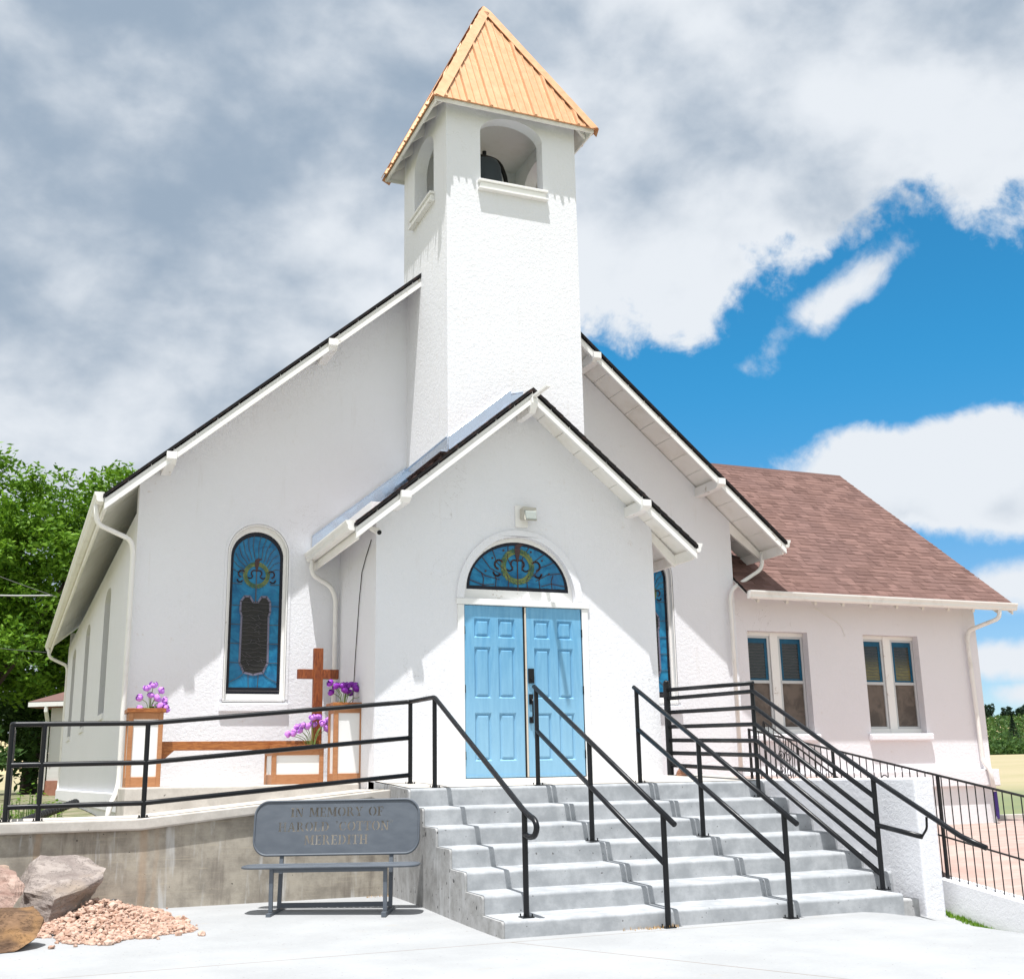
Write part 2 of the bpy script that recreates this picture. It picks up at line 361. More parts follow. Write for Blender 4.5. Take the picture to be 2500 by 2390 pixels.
M_bord = mat('dark_border_glass', (.010, .012, .02), .22, spec=.25)
M_lead = mat('lead_came', (.10, .095, .10), .5, .3)
M_brn = mat('brown_glass_scroll', (.045, .014, .012), .25, spec=.5)
M_grn = mat('green_glass_leaf', rough=.25, fn=lambda t, g, b: {'Base Color': t.mix(t.ramp(t.noise(g, 9, 3), .35, .65), (.022, .085, .03), (.15, .19, .045))}, spec=.5)
M_mauve = mat('mauve_glass_outline', (.15, .145, .21), .3, spec=.5)
M_lglass = mat('storm_pane', (.03, .05, .06), .06, spec=.6)
M_screen = mat('grey_brown_screen', rough=.6, fn=lambda t, g, b: {'Base Color': t.mix(t.ramp(t.noise(g, 4, 4, .6, .5), .35, .65), (.085, .07, .06), (.15, .12, .10))})
def amber_fn(t, g, b):
    sx = t.new('ShaderNodeSeparateXYZ'); t.put(sx.inputs[0], g)
    f = t.math('MULTIPLY', t.ramp(sx.outputs[2], 3.3, 2.95), t.ramp(sx.outputs[0], 12.6, 12.8))
    n = t.noise(g, 6, 4, .6, .8)
    return {'Base Color': t.mix(f, t.mix(n, (.012, .015, .016), (.05, .052, .045)), t.mix(n, (.10, .09, .03), (.22, .19, .07)))}
M_amb = mat('amber_and_dark_glass', rough=.15, fn=amber_fn, spec=.5)
M_alu = mat('grey_window_frame', (.55, .56, .57), .45, .2)
M_bell = mat('dark_bell_metal', (.09, .11, .13), .5, .3)
M_corr = mat('black_plastic', (.012, .012, .014), .4)
def leaf_mat(name, a, bb):
    def fn(t, g, b):
        at = t.new('ShaderNodeAttribute', attribute_name='tone').outputs['Fac']
        return {'Base Color': t.mix(at, a, bb)}
    m = mat(name, rough=.6, fn=fn, spec=.25)
    nt = m.node_tree; b = nt.nodes['Principled BSDF']; out = nt.nodes['Material Output']
    tr = nt.nodes.new('ShaderNodeBsdfTranslucent'); mx = nt.nodes.new('ShaderNodeMixShader'); mx.inputs[0].default_value = .32
    src = b.inputs['Base Color'].links[0].from_socket
    nt.links.new(src, tr.inputs[0]); nt.links.new(b.outputs[0], mx.inputs[1]); nt.links.new(tr.outputs[0], mx.inputs[2]); nt.links.new(mx.outputs[0], out.inputs[0])
    return m
M_leaf = leaf_mat('bright_green_leaves', (.06, .155, .012), (.22, .39, .03))
M_leaf2 = leaf_mat('mid_green_leaves', (.03, .075, .018), (.09, .17, .035))
M_pine = leaf_mat('dark_pine_needles', (.012, .035, .022), (.035, .07, .04))
M_bark = mat('dark_bark', (.05, .038, .03), .95)
M_pet = mat('lilac_petals', (.50, .16, .70), .5, fn=lambda t, g, b: {'Base Color': t.mix(t.noise(g, 30, 2), (.42, .10, .62), (.68, .34, .82))})
M_pet2 = mat('deep_purple_petals', (.22, .02, .38), .5, fn=lambda t, g, b: {'Base Color': t.mix(t.noise(g, 30, 2), (.12, .008, .28), (.38, .05, .52))})
M_stem = mat('green_stem', (.10, .22, .05), .6, fn=lambda t, g, b: {'Base Color': t.mix(t.noise(g, 25, 2), (.06, .16, .03), (.28, .38, .12))})
def grass_fn(t, g, b):
    n = t.noise(g, 2.0, 7, .7); f = t.noise(g, 30, 4, .7)
    c = t.mix(t.ramp(n, .4, .62), (.15, .16, .075), (.30, .26, .19)); c = t.mix(t.ramp(f, .4, .8, 0, .5), c, (.10, .13, .05))
    return {'Base Color': c, 'Normal': t.bump(f, .8, .03)}
M_lawn = mat('dry_lawn', rough=.95, fn=grass_fn)
def field_fn(t, g, b):
    n = t.noise(g, .6, 8, .7, 0, scl=(.06, .25, .06)); L = t.vmath('LENGTH', g)
    band = t.math('ADD', L, t.math('MULTIPLY', t.math('SUBTRACT', n, .5), 40))
    c = t.mix(t.ramp(band, 48, 100), (.17, .20, .11), (.36, .31, .20))
    c = t.mix(t.ramp(n, .4, .65, 0, .35), c, (.24, .24, .11))
    c = t.mix(t.ramp(L, 250, 330), c, (.46, .38, .22))
    return {'Base Color': c}
M_field = mat('dry_field', rough=1., fn=field_fn, spec=.05)

# ================================================================ GROUND
def gz(x, y):
    z = .055 * sstep(9.6, 13.2, y) * (1 - sstep(3.95, 5, x)) * 1.5
    z -= .09 * sstep(7.7, 8.6, x)
    z -= .2 * max(0., 9.95 - y) * sstep(8.1, 9.0, x) * (1 - sstep(3., 6., 9.95 - y) * .6)
    return z
def grid(fn, xs, ys):
    mb = MB(); nx = len(xs); vs = [(x, y, fn(x, y)) for y in ys for x in xs]
    mb.add(vs, [(j * nx + i, j * nx + i + 1, (j + 1) * nx + i + 1, (j + 1) * nx + i) for j in range(len(ys) - 1) for i in range(nx - 1)]); return mb
fr = lambda a, b, n: [a + (b - a) * i / n for i in range(n + 1)]
tag(grid(gz, fr(-8, 20, 112), fr(-4, 13.35, 70)).build('pavement', M_apron, smooth=True), kind='structure')
def hz(r, a):
    z = -1.3 + 1.3 * sstep(14, 27, r) + 4.3 * sstep(60, 340, r)
    z += 23.5 * sstep(370, 700, r) - 10 * sstep(760, 1400, r)
    z += sin(a * 23) * .7 * sstep(370, 700, r)
    return z
rs = [0.5, 8, 14, 17, 20, 24, 28, 34, 42, 52, 65, 80, 100, 125, 150, 180, 210, 240, 270, 300, 330, 350, 380, 420, 470, 520, 580, 640, 700, 760, 850, 1000, 1400, 2000, 3000]
mb = MB(); na = 180
mb.add([(r * sin(a), r * cos(a), hz(r, a)) for r in rs for a in [2 * pi * i / na for i in range(na)]],
       [(j * na + i, j * na + (i + 1) % na, (j + 1) * na + (i + 1) % na, (j + 1) * na + i) for j in range(len(rs) - 1) for i in range(na)])
tag(mb.build('field', M_field, smooth=True), kind='structure')
def lz(x, y): return .86 + .06 * sin(x * .9 + y * .3) - .02 * max(0, 16 - y) + .004 * max(0, y - 18)
tag(grid(lz, fr(-60, 1.6, 60), fr(13.6, 75, 60)).build('lawn', M_lawn, smooth=True), kind='structure')
def pz(x, y): return .05 + .0543 * min(7, max(-2, y - 9)) + .0
tag(grid(pz, fr(9.14, 34, 30), fr(7.2, 16.9, 20)).build('path', M_path), kind='structure')
mb = box(9.5, 34, 16.9, 17.12, .2, .50)
tag(mb.build('kerb', M_slab), kind='structure')
# grass beyond the kerb and in the joint along the wing wall
def tufts(spots, h, wd, m, name, seed=1):
    rnd = random.Random(seed); mb = MB()
    for (x, y, z) in spots:
        for k in range(6):
            a = rnd.uniform(0, 2 * pi); hh = h * rnd.uniform(.5, 1.2); l = rnd.uniform(0, .6) * hh
            ox, oy = x + rnd.uniform(-.03, .03), y + rnd.uniform(-.03, .03)
            p, q = cos(a) * wd, sin(a) * wd
            mb.add([(ox - p, oy - q, z), (ox + p, oy + q, z), (ox + cos(a + 1.5) * l, oy + sin(a + 1.5) * l, z + hh)], [(0, 1, 2)], rnd.random())
    return mb.build(name, m, recalc=False)
rg = random.Random(4)
tag(tufts([(rg.uniform(15.5, 24), 17.2 + rg.random() * 1.2, .2) for _ in range(1500)], .16, .02, M_leaf, 'grass_verge'), 'green grass growing along the far kerb beside the annex', 'grass', kind='stuff')
sp_ = []
for _ in range(520):
    y = rg.uniform(7.0, 9.95); x = 8.9 - rg.random() ** 2 * .07 * (1 + (9.95 - y) * .4); sp_.append((x, y, gz(x, y) - .005))
tag(tufts(sp_, .05, .006, M_leaf, 'grass_strip', 2), 'thin strip of green grass at the foot of the low white wing wall', 'grass', kind='stuff')
for nm, cx_, cy_, lb in (('dry_grass', 5.42, 9.78, 'dry straw coloured grass tuft at the foot of the middle stair rail'), ('dry_grass', 3.88, 13.15, 'dry weeds in the corner between ramp wall and stairs')):
    m_ = bpy.data.materials.get('straw') or mat('straw', (.50, .30, .10), .9)
    tag(tufts([(cx_ + rg.gauss(0, .12), cy_ + (rg.uniform(-.06, .02)), gz(cx_, cy_)) for _ in range(26)], .03, .003, m_, nm, 3), lb, 'dry grass')

# ================================================================ CHURCH
church = thing('church', 'white stucco church with bell tower, blue double door and shingled side wing', 'church')
XL, XR, YM, YB = 1.18, 10.50, 15.87, 33.2
RX, RZ, RS = 5.90, 9.49, .873
ztop = lambda x: RZ - RS * abs(x - RX)
shear = lambda y: -.016 * (y - YM)
def arch(cx, zb, a, b, n=24, z0=None):       # half ellipse on top of straight sides
    p = [(cx + a * cos(t), zb + b * sin(t)) for t in [pi * i / n for i in range(n + 1)]]
    return ([(cx - a, z0), (cx + a, z0)] if z0 is not None else []) + p
# --- nave front wall with two arched windows
WC = (2.80, 8.94)
outer = [(XL, .85), (XR, .85), (XR, ztop(XR) - .09), (RX, RZ - .09), (XL, ztop(XL) - .09)]
holes = [arch(c, 4.40, .42, .43, z0=2.38) for c in WC]
nave = MB().prism(outer, YM, YM + .3, 1, holes)
nave.box(XR - .3, XR, YM + .3, YB, .5, ztop(XR) - .1); nave.box(XL - .26, XR - .3, YB - .3, YB, .5, ztop(XL) - .1)
# left side wall with window niches
nl = MB(); nich = [(19.7, 20.95), (24.5, 25.8), (29.3, 30.7)]
hs = [[(a, 2.45), (b, 2.45), (b, 4.35)] + [(b - (b - a) * (1 - cos(t)) / 2, 4.35 + .18 * sin(t)) for t in fr(.2, pi - .2, 8)] + [(a, 4.35)] for a, b in nich]
nl.prism([(YM + .3, .5), (YB, .5), (YB, 4.93), (YM + .3, 4.93)], XL, XL + .16, 0, hs)
nl.box(XL + .16, XL + .2, YM + .3, YB, .5, 4.9)
nl.v = [(x + shear(y), y, z) for x, y, z in nl.v]
o = len(nave.v); nave.v += nl.v; nave.f += [tuple(i + o for i in f) for f in nl.f]; nave.c += nl.c
nave.build('nave_wall', M_st, church)
# plinth band and lower wall of nave
pl = MB()
pl.prism([(XL - .07, YM - .045), (XL + .0, YM + .0), (XL + shear(YB), YB), (XL - .07 + shear(YB), YB)], 1.0, 1.24, 2)
pl.prism([(XL - .03, YM - .02), (XL + .1, YM), (XL + .1 + shear(YB), YB), (XL - .03 + shear(YB), YB)], .5, .998, 2)
pl.build('plinth', M_low, church, bev=.012)
for a, b in nich:   # side window glass and orange stained sills
    wn = MB(); wn.prism([(a, 2.46), (b, 2.46), (b, 4.4), (a, 4.4)], XL + .13, XL + .158, 0); wn.v = [(x + shear(y), y, z) for x, y, z in wn.v]
    wo = wn.build('window', M_bord, church)
    sl_ = MB(); sl_.box(XL - .03, XL + .12, a - .03, b + .03, 2.36, 2.45); sl_.v = [(x + shear(y), y, z) for x, y, z in sl_.v]
    sl_.build('sill', M_low, wo)

# --- nave roof
YF = 15.2
rf = MB(); eL, eR = RX - 5.19, RX + 5.19
def slab(mb, pts_top, th, sh=False):  # quad slab, thickness straight down
    lo = [(x, y, z - th) for x, y, z in pts_top]
    mb.add(list(pts_top) + lo, [(0, 1, 2, 3), (7, 6, 5, 4), (0, 1, 5, 4), (1, 2, 6, 5), (2, 3, 7, 6), (3, 0, 4, 7)])
slab(rf, [(RX, YF - .04, RZ + .0), (RX, YB + .4, RZ), (eL + shear(YB) - .02, YB + .4, ztop(eL)), (eL - .02, YF - .04, ztop(eL - .02))], .045)
VY = 16.5
slab(rf, [(RX, YF - .04, RZ), (eR + .02, YF - .04, ztop(eR + .02)), (eR + .02, VY, ztop(eR + .02)), (RX, VY, RZ)], .045)
slab(rf, [(RX, VY, RZ), (XR, VY, ztop(XR)), (XR, YB + .4, ztop(XR)), (RX, YB + .4, RZ)], .045)
roof = rf.build('roof', M_edge, church)
# deck / soffit planks
dk = MB()
def plankdeck(mb, xa, xb, y0, y1, off, th, n, sheared=False):   # boards side by side up the slope, running in Y
    for i in range(n):
        a = xa + (xb - xa) * i / n; b = xa + (xb - xa) * (i + 1) / n; g = .004 * (1 if xb > xa else -1)
        za, zb_ = ztop(a + g) - off, ztop(b - g) - off
        mb.hexa([(a + g, y0, za), (b - g, y0, zb_), (b - g, y1, zb_), (a + g, y1, za)], [(a + g, y0, za - th), (b - g, y0, zb_ - th), (b - g, y1, zb_ - th), (a + g, y1, za - th)])
plankdeck(dk, RX, eR, YF, VY, .047, .022, 19); plankdeck(dk, RX, eL, YF, YM + .2, .047, .022, 19)
y = YM + .2   # left eave: boards run across the eave
while y < YB:
    y2 = y + .30; a, b = eL, XL + .35
    s1, s2 = shear(y), shear(y2)
    mb_ = [(a + s1, y, ztop(a) - .047), (b + s1, y, ztop(b) - .047), (b + s2, y2 - .022, ztop(b) - .047), (a + s2, y2 - .022, ztop(a) - .047)]
    dk.hexa(mb_, [(p[0], p[1], p[2] - .022) for p in mb_]); y = y2
dk.build('soffit', M_soff, roof)
# barge boards
def barge(mb, side, y0, y1, o1, o2, xe, rx=RX, rz=RZ, rs=RS):
    zt = lambda x: rz - rs * abs(x - rx)
    mb.prism([(rx, rz - o1), (xe, zt(xe) - o1), (xe, zt(xe) - o2), (rx, rz - o2)], y0, y1, 1)
bg = MB()
for xe in (eL, eR):
    barge(bg, 0, YF + .0, YF + .024, .047, .135, xe); barge(bg, 0, YF - .026, YF + .022, .137, .212, xe)
bg.build('barge_board', M_trim, roof)
for x, s in ((1.50, -1), (3.62, -1), (7.80, 1), (9.93, 1)):     # outlookers under the rake
    zt = ztop(x) - .10; ob = MB()
    x0, x1 = x - .065, x + .065
    ob.prism([(YF - .07, zt + .02), (YM, zt + .02), (YM, zt - .13), (YF + .02, zt - .13), (YF - .07, zt - .08)], x0, x1, 0)
    ob.build('outlooker', M_trim, roof, bev=.004)
# eave beams on the right hand return
eb = MB(); eb.prism([(eR - .02, ztop(eR) - .08), (eR - .02, ztop(eR) - .2), (XR, ztop(XR) - .2 - .1), (XR, ztop(XR) - .1)], YM + .0, YM + .05, 1)
eb.box(eR - .05, eR - .02, YF + .03, VY, ztop(eR) - .22, ztop(eR) - .07)
eb.build('fascia', M_soff, roof)
el_ = MB()
for i in range(1):
    el_.add([(eL + .0, YF + .03, ztop(eL) - .06), (eL + .03, YF + .03, ztop(eL) - .06), (eL + .03, YF + .03, ztop(eL) - .21), (eL, YF + .03, ztop(eL) - .21),
             (eL + shear(YB), YB + .4, ztop(eL) - .06), (eL + .03 + shear(YB), YB + .4, ztop(eL) - .06), (eL + .03 + shear(YB), YB + .4, ztop(eL) - .21), (eL + shear(YB), YB + .4, ztop(eL) - .21)],
            [(0, 1, 2, 3), (4, 7, 6, 5), (0, 4, 5, 1), (1, 5, 6, 2), (2, 6, 7, 3), (3, 7, 4, 0)])
el_.build('fascia', M_soff, roof)
# gutters : ogee profile swept
def gutter(name, p0, p1, out, parent, h=.125, wd=.12, m=M_white):
    p0, p1, out = Vector(p0), Vector(p1), Vector(out).normalized()
    prof = [(0, 0), (wd, 0), (wd, -.02), (wd * .9, -.045), (wd * .8, -.06), (wd * .78, -.10), (wd * .6, -h), (0, -h), (0, -h + .012), (wd * .55, -h + .012), (wd * .68, -.095), (wd * .7, -.05), (wd * .82, -.03), (wd - .012, -.012), (0.004, -.012)]
    mb = MB(); A = [p0 + out * u + Vector((0, 0, v)) for u, v in prof]; B = [p1 + out * u + Vector((0, 0, v)) for u, v in prof]
    n = len(prof); mb.add(A + B, [(i, (i + 1) % n, (i + 1) % n + n, i + n) for i in range(n)])
    for P0, d in ((A, 1), (B, -1)):   # end caps
        mb.add([P0[i] for i in (0, 1, 2, 3, 4, 5, 6, 7)], [tuple(range(8))])
    return mb.build(name, m, parent)
def bowl(a, b, n, k):  # helper for the bowed left gutter
    return [(a[0] + (b[0] - a[0]) * i / n - k * sin(pi * (i / n) ** .75), a[1] + (b[1] - a[1]) * i / n, a[2]) for i in range(n + 1)]
zg = ztop(eL) + .02
gutter('gutter', (eL - .005, YF + .02, zg), (eL + shear(YB) - .005, YB + .4, zg), (-1, -.016, 0), church)
gutter('gutter', (eR + .005, YF + .02, zg), (eR + .005, VY, zg), (1, 0, 0), church)
def downspout(path, wd=.075, dp=.06, n=4):
    mb = MB()
    mb.tube(path, wd / 2, n=8); return mb
def fillet(path, r, n=5):
    P = [Vector(p) for p in path]; out = [P[0]]
    for i in range(1, len(P) - 1):
        a = (P[i - 1] - P[i]); b = (P[i + 1] - P[i]); ra = min(r, a.length * .45, b.length * .45)
        p0 = P[i] + a.normalized() * ra; p1 = P[i] + b.normalized() * ra
        for k in range(n + 1):
            t = k / n; out.append(p0 * (1 - t) ** 2 + P[i] * 2 * t * (1 - t) + p1 * t * t)
    out.append(P[-1]); return out
def strapped(path, m=M_white, r=.034):
    d = MB(); fp = fillet(path, .14, 7); rad = [r * (1.0 if i % 2 else .93) for i in range(len(fp))]
    d.tube(fp, rad, n=10); return d
strapped([(.63, 15.45, 4.86), (.64, 15.5, 4.62), (1.09, 15.72, 4.48), (1.135, 15.78, 4.34), (1.135, 15.79, 1.62), (1.13, 15.76, 1.30), (1.03, 15.62, 1.08), (1.00, 15.58, .9)]).build('downspout', M_white, church, smooth=True)
strapped([(.40, 32.9, 4.86), (.42, 32.9, 4.62), (.86, 32.95, 4.42), (.90, 32.95, 4.3), (.90, 32.95, 1.4), (.88, 32.9, 1.1)], r=.042).build('downspout', M_white, church, smooth=True)
strapped([(11.05, 15.8, 4.86), (11.03, 15.8, 4.60), (10.42, 15.78, 4.24), (10.36, 15.78, 4.08), (10.36, 15.78, 1.4)]).build('downspout', M_white, church, smooth=True)

# --- stained glass window
def wreath(mb_leaf, g_, cx, cz, R, y, sc=1.):
    def _sc(p, wd, yy, t): MB().ribbon(p, wd, yy, t).build('scroll', M_brn, g_)
    def _tp(p, y0_, y1_, ax): MB().prism(p, y0_, y1_, ax).build('torch', M_brn, g_)
    for k in range(26):
        a = pi * .5 + (k + .5) * 2 * pi / 26
        if abs(((a - pi / 2 + pi) % (2 * pi)) - pi) < .12: continue
        for off, tl in ((-.10, .45), (.10, -.45)):
            c = Vector((cx + cos(a) * R * (1 + off), cz + sin(a) * R * (1 + off)))
            d = a + pi / 2 * (1 if cos(a) < 0 else -1) + tl; L = R * .24; wd = R * .085
            u = Vector((cos(d), sin(d))); v = Vector((-u.y, u.x))
            mb_leaf.prism([c - u * L, c + v * wd, c + u * L, c - v * wd], y - .004 - .0007 * (k % 3), y, 1)
    for s in (-1, 1):     # scrolls
        arc = lambda ox, oz, r, a0, a1: [(cx + s * (ox + r * cos(t)), cz + oz + r * sin(t)) for t in fr(a0, a1, 9)]
        _sc(arc(.20 * R, .16 * R, .27 * R, pi * .75, -pi * .35), .05 * R * 2, y, .006)
        _sc(arc(.58 * R, -.06 * R, .24 * R, -pi * .9, -pi * .2), .045 * R * 2, y, .0055)
        _sc(arc(1.30 * R, .08 * R, .30 * R, pi * .8, -pi * .45), .06 * R * 2, y, .006)
        _sc(arc(1.45 * R, -.42 * R, .25 * R, -pi * .85, 0), .06 * R * 2, y, .0055)
    _tp([(cx - .17 * R, cz + 1.25 * R), (cx - .20 * R, cz + 1.02 * R), (cx - .04 * R, cz + .3 * R), (cx + .04 * R, cz + .3 * R), (cx + .20 * R, cz + 1.02 * R), (cx + .17 * R, cz + 1.25 * R)], y - .008, y, 1)
    _tp([(cx - .2 * R, cz + 1.27 * R), (cx + .22 * R, cz + 1.27 * R), (cx + .45 * R, cz + 1.5 * R), (cx + .1 * R, cz + 1.52 * R), (cx - .12 * R, cz + 1.42 * R)], y - .008, y, 1)
def glass_set(parent, yg, outline, inner, name='stained_glass'):
    g = MB().prism(outline, yg, yg + .015, 1).build(name, M_blue, parent)
    MB().prism(outline, yg - .006, yg - .001, 1, [inner]).build('border', M_bord, g)
    return g
def nave_window(cx):
    yw = YM + .10; fr_ = MB()
    fr_.prism(arch(cx, 4.40, .418, .428, z0=2.382), yw - .02, yw + .05, 1, [arch(cx, 4.38, .362, .355, z0=2.50)])
    fr_.prism(arch(cx, 4.40, .415, .425, z0=2.39), YM + .0, yw - .022, 1, [arch(cx, 4.40, .398, .408, z0=2.41)])
    wo = fr_.build('window', M_trim, church)
    sl = MB().box(cx - .46, cx + .46, YM - .05, YM + .08, 2.26, 2.37); sl.build('sill', M_st, wo, bev=.012)
    hd = MB().prism(arch(cx, 4.40, .455, .47, z0=2.42), YM - .012, YM + .04, 1, [arch(cx, 4.40, .42, .43, z0=2.415)]); hd.build('surround', M_st, wo)
    y = yw + .02
    g = glass_set(wo, y, arch(cx, 4.38, .362, .355, z0=2.50), arch(cx, 4.36, .322, .315, z0=2.59))
    y0 = y - .002
    L = MB(); V = lambda u, v: (cx + u, 2.50 + v)
    L.ribbon([V(-.36, .045), V(.36, .045)], .008, y0 - .005)
    # central dark field
    pan = [V(-.20, 1.26), V(-.205, 1.12), V(-.185, 1.06), V(-.19, .42), V(-.16, .36), V(-.13, .29), V(0, .26), V(.13, .29), V(.16, .36), V(.19, .42), V(.185, 1.06), V(.205, 1.12), V(.20, 1.26), V(.15, 1.33), V(.08, 1.33), V(.03, 1.25), V(-.03, 1.25), V(-.08, 1.33), V(-.15, 1.33)]
    MB().prism(pan, y0 - .004, y0, 1).build('dark_pane', M_dkg, g)
    MB().ribbon(pan + [pan[0]], .026, y0 - .001, .006).build('outline', M_mauve, g)
    rnd = random.Random(int(cx * 10))
    for k in range(17):
        v = .34 + k * .056; u0, u1 = -.18, .18; pts = [V(u0 + (u1 - u0) * i / 6, v + rnd.uniform(-.018, .018)) for i in range(7)]; L.ribbon(pts, .0045, y0 - .004)
    for k in range(14):
        u, v = rnd.uniform(-.12, .12), rnd.uniform(.34, 1.1); L.ribbon([V(u, v), V(u + rnd.uniform(-.09, .09), v + .056)], .006, y0 - .004)
    for s in (-1, 1):
        for v in (.42, .68, .94, 1.2, 1.5): L.ribbon([V(s * .19, v), V(s * .325, v + .005)], .006, y0 - .001)
        for k in range(7):
            a = pi / 2 - s * (.15 + k * .24); L.ribbon([V(.17 * cos(a), 1.66 + .2 * sin(a)), V(.26 * cos(a + .08), 1.70 + .34 * sin(a + .08)), V(.33 * cos(a), 1.72 + .47 * sin(a))], .006, y0 - .001)
        L.ribbon([V(s * .06, .09), V(s * .07, .27)], .006, y0 - .001); L.ribbon([V(s * .32, .16), V(s * .2, .22), V(s * .14, .27)], .006, y0 - .001)
    L.ribbon([V(0, 1.25), V(0, 1.8)], .012, y0 - .001)
    L.build('leading', M_lead, g)
    lf = MB(); wreath(lf, g, cx, 2.50 + 1.63, .155, y0 - .001)
    lf.build('wreath', M_grn, g)
for c in WC: nave_window(c)

# --- porch
YP, PX, PZ, PS = 14.0, 5.97, 6.425, .829
pz_ = lambda x: PZ - PS * abs(x - PX)
FX = 5.93
outer = [(3.95, .9), (7.96, .9), (7.96, pz_(7.96) - .07), (PX, PZ - .07), (3.95, pz_(3.95) - .07)]
holes = [[(5.13, 1.3), (6.815, 1.3), (6.815, 3.56), (5.13, 3.56)], arch(FX, 3.64, .80, .83, 30, z0=3.615)]
pw = MB().prism(outer, YP, YP + .26, 1, holes)
pw.box(3.95, 4.2, YP + .26, YM, .9, pz_(4.2) - .08); pw.box(7.72, 7.96, YP + .26, YM, .9, pz_(7.96) - .08)
pw.box(4.95, 7.0, YP + .5, YP + .52, 1.3, 3.5)
pw.build('porch_wall', M_st, church)
pr = MB(); e0, e1 = PX - 2.41, PX + 2.41
slab(pr, [(PX, 13.49, PZ), (PX, YM, PZ), (e0 - .02, YM, pz_(e0 - .02)), (e0 - .02, 13.49, pz_(e0 - .02))], .045)
slab(pr, [(PX, 13.49, PZ), (e1 + .02, 13.49, pz_(e1 + .02)), (e1 + .02, YM, pz_(e1 + .02)), (PX, YM, PZ)], .045)
proof = pr.build('porch_roof', M_edge, church)
sh = MB(); rnd = random.Random(3)    # shingle courses on porch roof
for s, ex in ((-1, e0), (1, e1)):
    n = 22
    for i in range(n):
        xa = ex + (PX - ex) * i / n; xb = ex + (PX - ex) * (i + 1.15) / n
        if s * xb < s * PX and abs(xb - PX) < .02: xb = PX
        if (xb - PX) * s < 0: xb = PX
        y = 13.50
        while y < YM:
            y2 = min(YM, y + rnd.uniform(.15, .35)); d = .012 + rnd.random() * .006
            sh.add([(xa - s * 0, y, pz_(xa) + d), (xb, y, pz_(xb) + .003), (xb, y2, pz_(xb) + .003), (xa, y2, pz_(xa) + d), (xa, y, pz_(xa) - .005), (xa, y2, pz_(xa) - .005), (xb, y, pz_(xb) - .03)],
                   [(0, 1, 2, 3), (0, 3, 5, 4)], rnd.random()); y = y2
sh.build('shingles', M_shin, proof, recalc=False)
pd = MB()
for xe in (e0, e1):
    n = 9
    for i in range(n):
        a = PX + (xe - PX) * i / n; b = PX + (xe - PX) * (i + 1) / n; g = .004 * (1 if xe > PX else -1)
        q = [(a + g, 13.53, pz_(a + g) - .047), (b - g, 13.53, pz_(b - g) - .047), (b - g, YM, pz_(b - g) - .047), (a + g, YM, pz_(a + g) - .047)]
        pd.hexa(q, [(x, y, z - .022) for x, y, z in q])
pd.build('soffit', M_soff, proof)
bg = MB()
for xe in (e0, e1):
    barge(bg, 0, 13.530, 13.552, .047, .135, xe, PX, PZ, PS); barge(bg, 0, 13.505, 13.552, .137, .208, xe, PX, PZ, PS)
bg.build('barge_board', M_trim, proof)
for x in (4.18, 7.60):
    zt = pz_(x) - .11; MB().prism([(13.44, zt + .02), (YP, zt + .02), (YP, zt - .12), (13.52, zt - .12), (13.44, zt - .07)], x - .065, x + .065, 0).build('outlooker', M_trim, proof, bev=.004)
ap = MB().prism([(13.46, 6.20), (13.46, 6.27), (13.6, 6.27), (YP, 6.2), (YP, 6.08), (13.56, 6.08), (13.5, 6.13)], PX - .045, PX + .045, 0); ap.box(PX - .028, PX + .028, 13.0, 13.50, 6.275, 6.31)
ap.build('ridge_bracket', M_trim, proof, bev=.004)
fa = MB(); fa.box(e1 - .05, e1 - .02, 13.56, YM, pz_(e1) - .21, pz_(e1) - .07)
fa1 = fa; fa2 = MB(); fa2.box(e0 + .02, e0 + .05, 13.56, YM, pz_(e0) - .21, pz_(e0) - .07)
for yy in (14.02, 14.9): 
    fa.prism([(e1 - .05, pz_(e1) - .08), (e1 - .05, pz_(e1) - .24), (7.96, pz_(7.96) - .24), (7.96, pz_(7.96) - .08)], yy, yy + .05, 1)
    fa2.prism([(e0 + .05, pz_(e0) - .08), (e0 + .05, pz_(e0) - .20), (3.95, pz_(3.95) - .20), (3.95, pz_(3.95) - .08)], yy, yy + .05, 1)
fa.build('fascia', M_soff, proof); fa2.build('fascia', M_soff, proof)
gutter('gutter', (e0 - .003, 13.55, pz_(e0) + .02), (e0 - .003, YM - .01, pz_(e0) + .02), (-1, 0, 0), church)
gutter('gutter', (e1 + .003, 13.55, pz_(e1) + .02), (e1 + .003, YM - .01, pz_(e1) + .02), (1, 0, 0), church)
strapped([(3.50, 15.66, 4.32), (3.50, 15.66, 4.12), (3.80, 15.76, 3.98), (3.875, 15.79, 3.82), (3.875, 15.79, 1.5)]).build('downspout', M_white, church, smooth=True)
# flashings where the porch roof meets tower and nave
def flash(parent, p0, p1, h, out, lap=.10):
    p0, p1, out = Vector(p0), Vector(p1), Vector(out); u = Vector((0, 0, 1)); mb = MB()
    q = [p0, p1, p1 + u * h, p0 + u * h]; q2 = [p + out * .008 for p in q]
    mb.hexa(q, q2)
    lo = [p0 + out * .004, p1 + out * .004, p1 + out * lap, p0 + out * lap]; mb.hexa(lo, [p + u * .02 for p in lo])
    mb.hexa([p0 + u * h, p1 + u * h, p1 + u * (h + .012) + out * .02, p0 + u * (h + .012) + out * .02], [p0 + u * (h - .01), p1 + u * (h - .01), p1 + u * (h + .0) + out * .026, p0 + u * (h + .0) + out * .026])
    return mb.build('flashing', M_flash, parent)
flash(proof, (4.93, 14.0, pz_(4.93) + .015), (PX - .12, 14.0, pz_(PX - .12) + .015), .20, (0, -1, 0))
flash(proof, (PX - .12, 13.997, pz_(PX - .12) + .015), (PX + .06, 13.997, pz_(PX + .06) + .015), .13, (0, -1, 0))
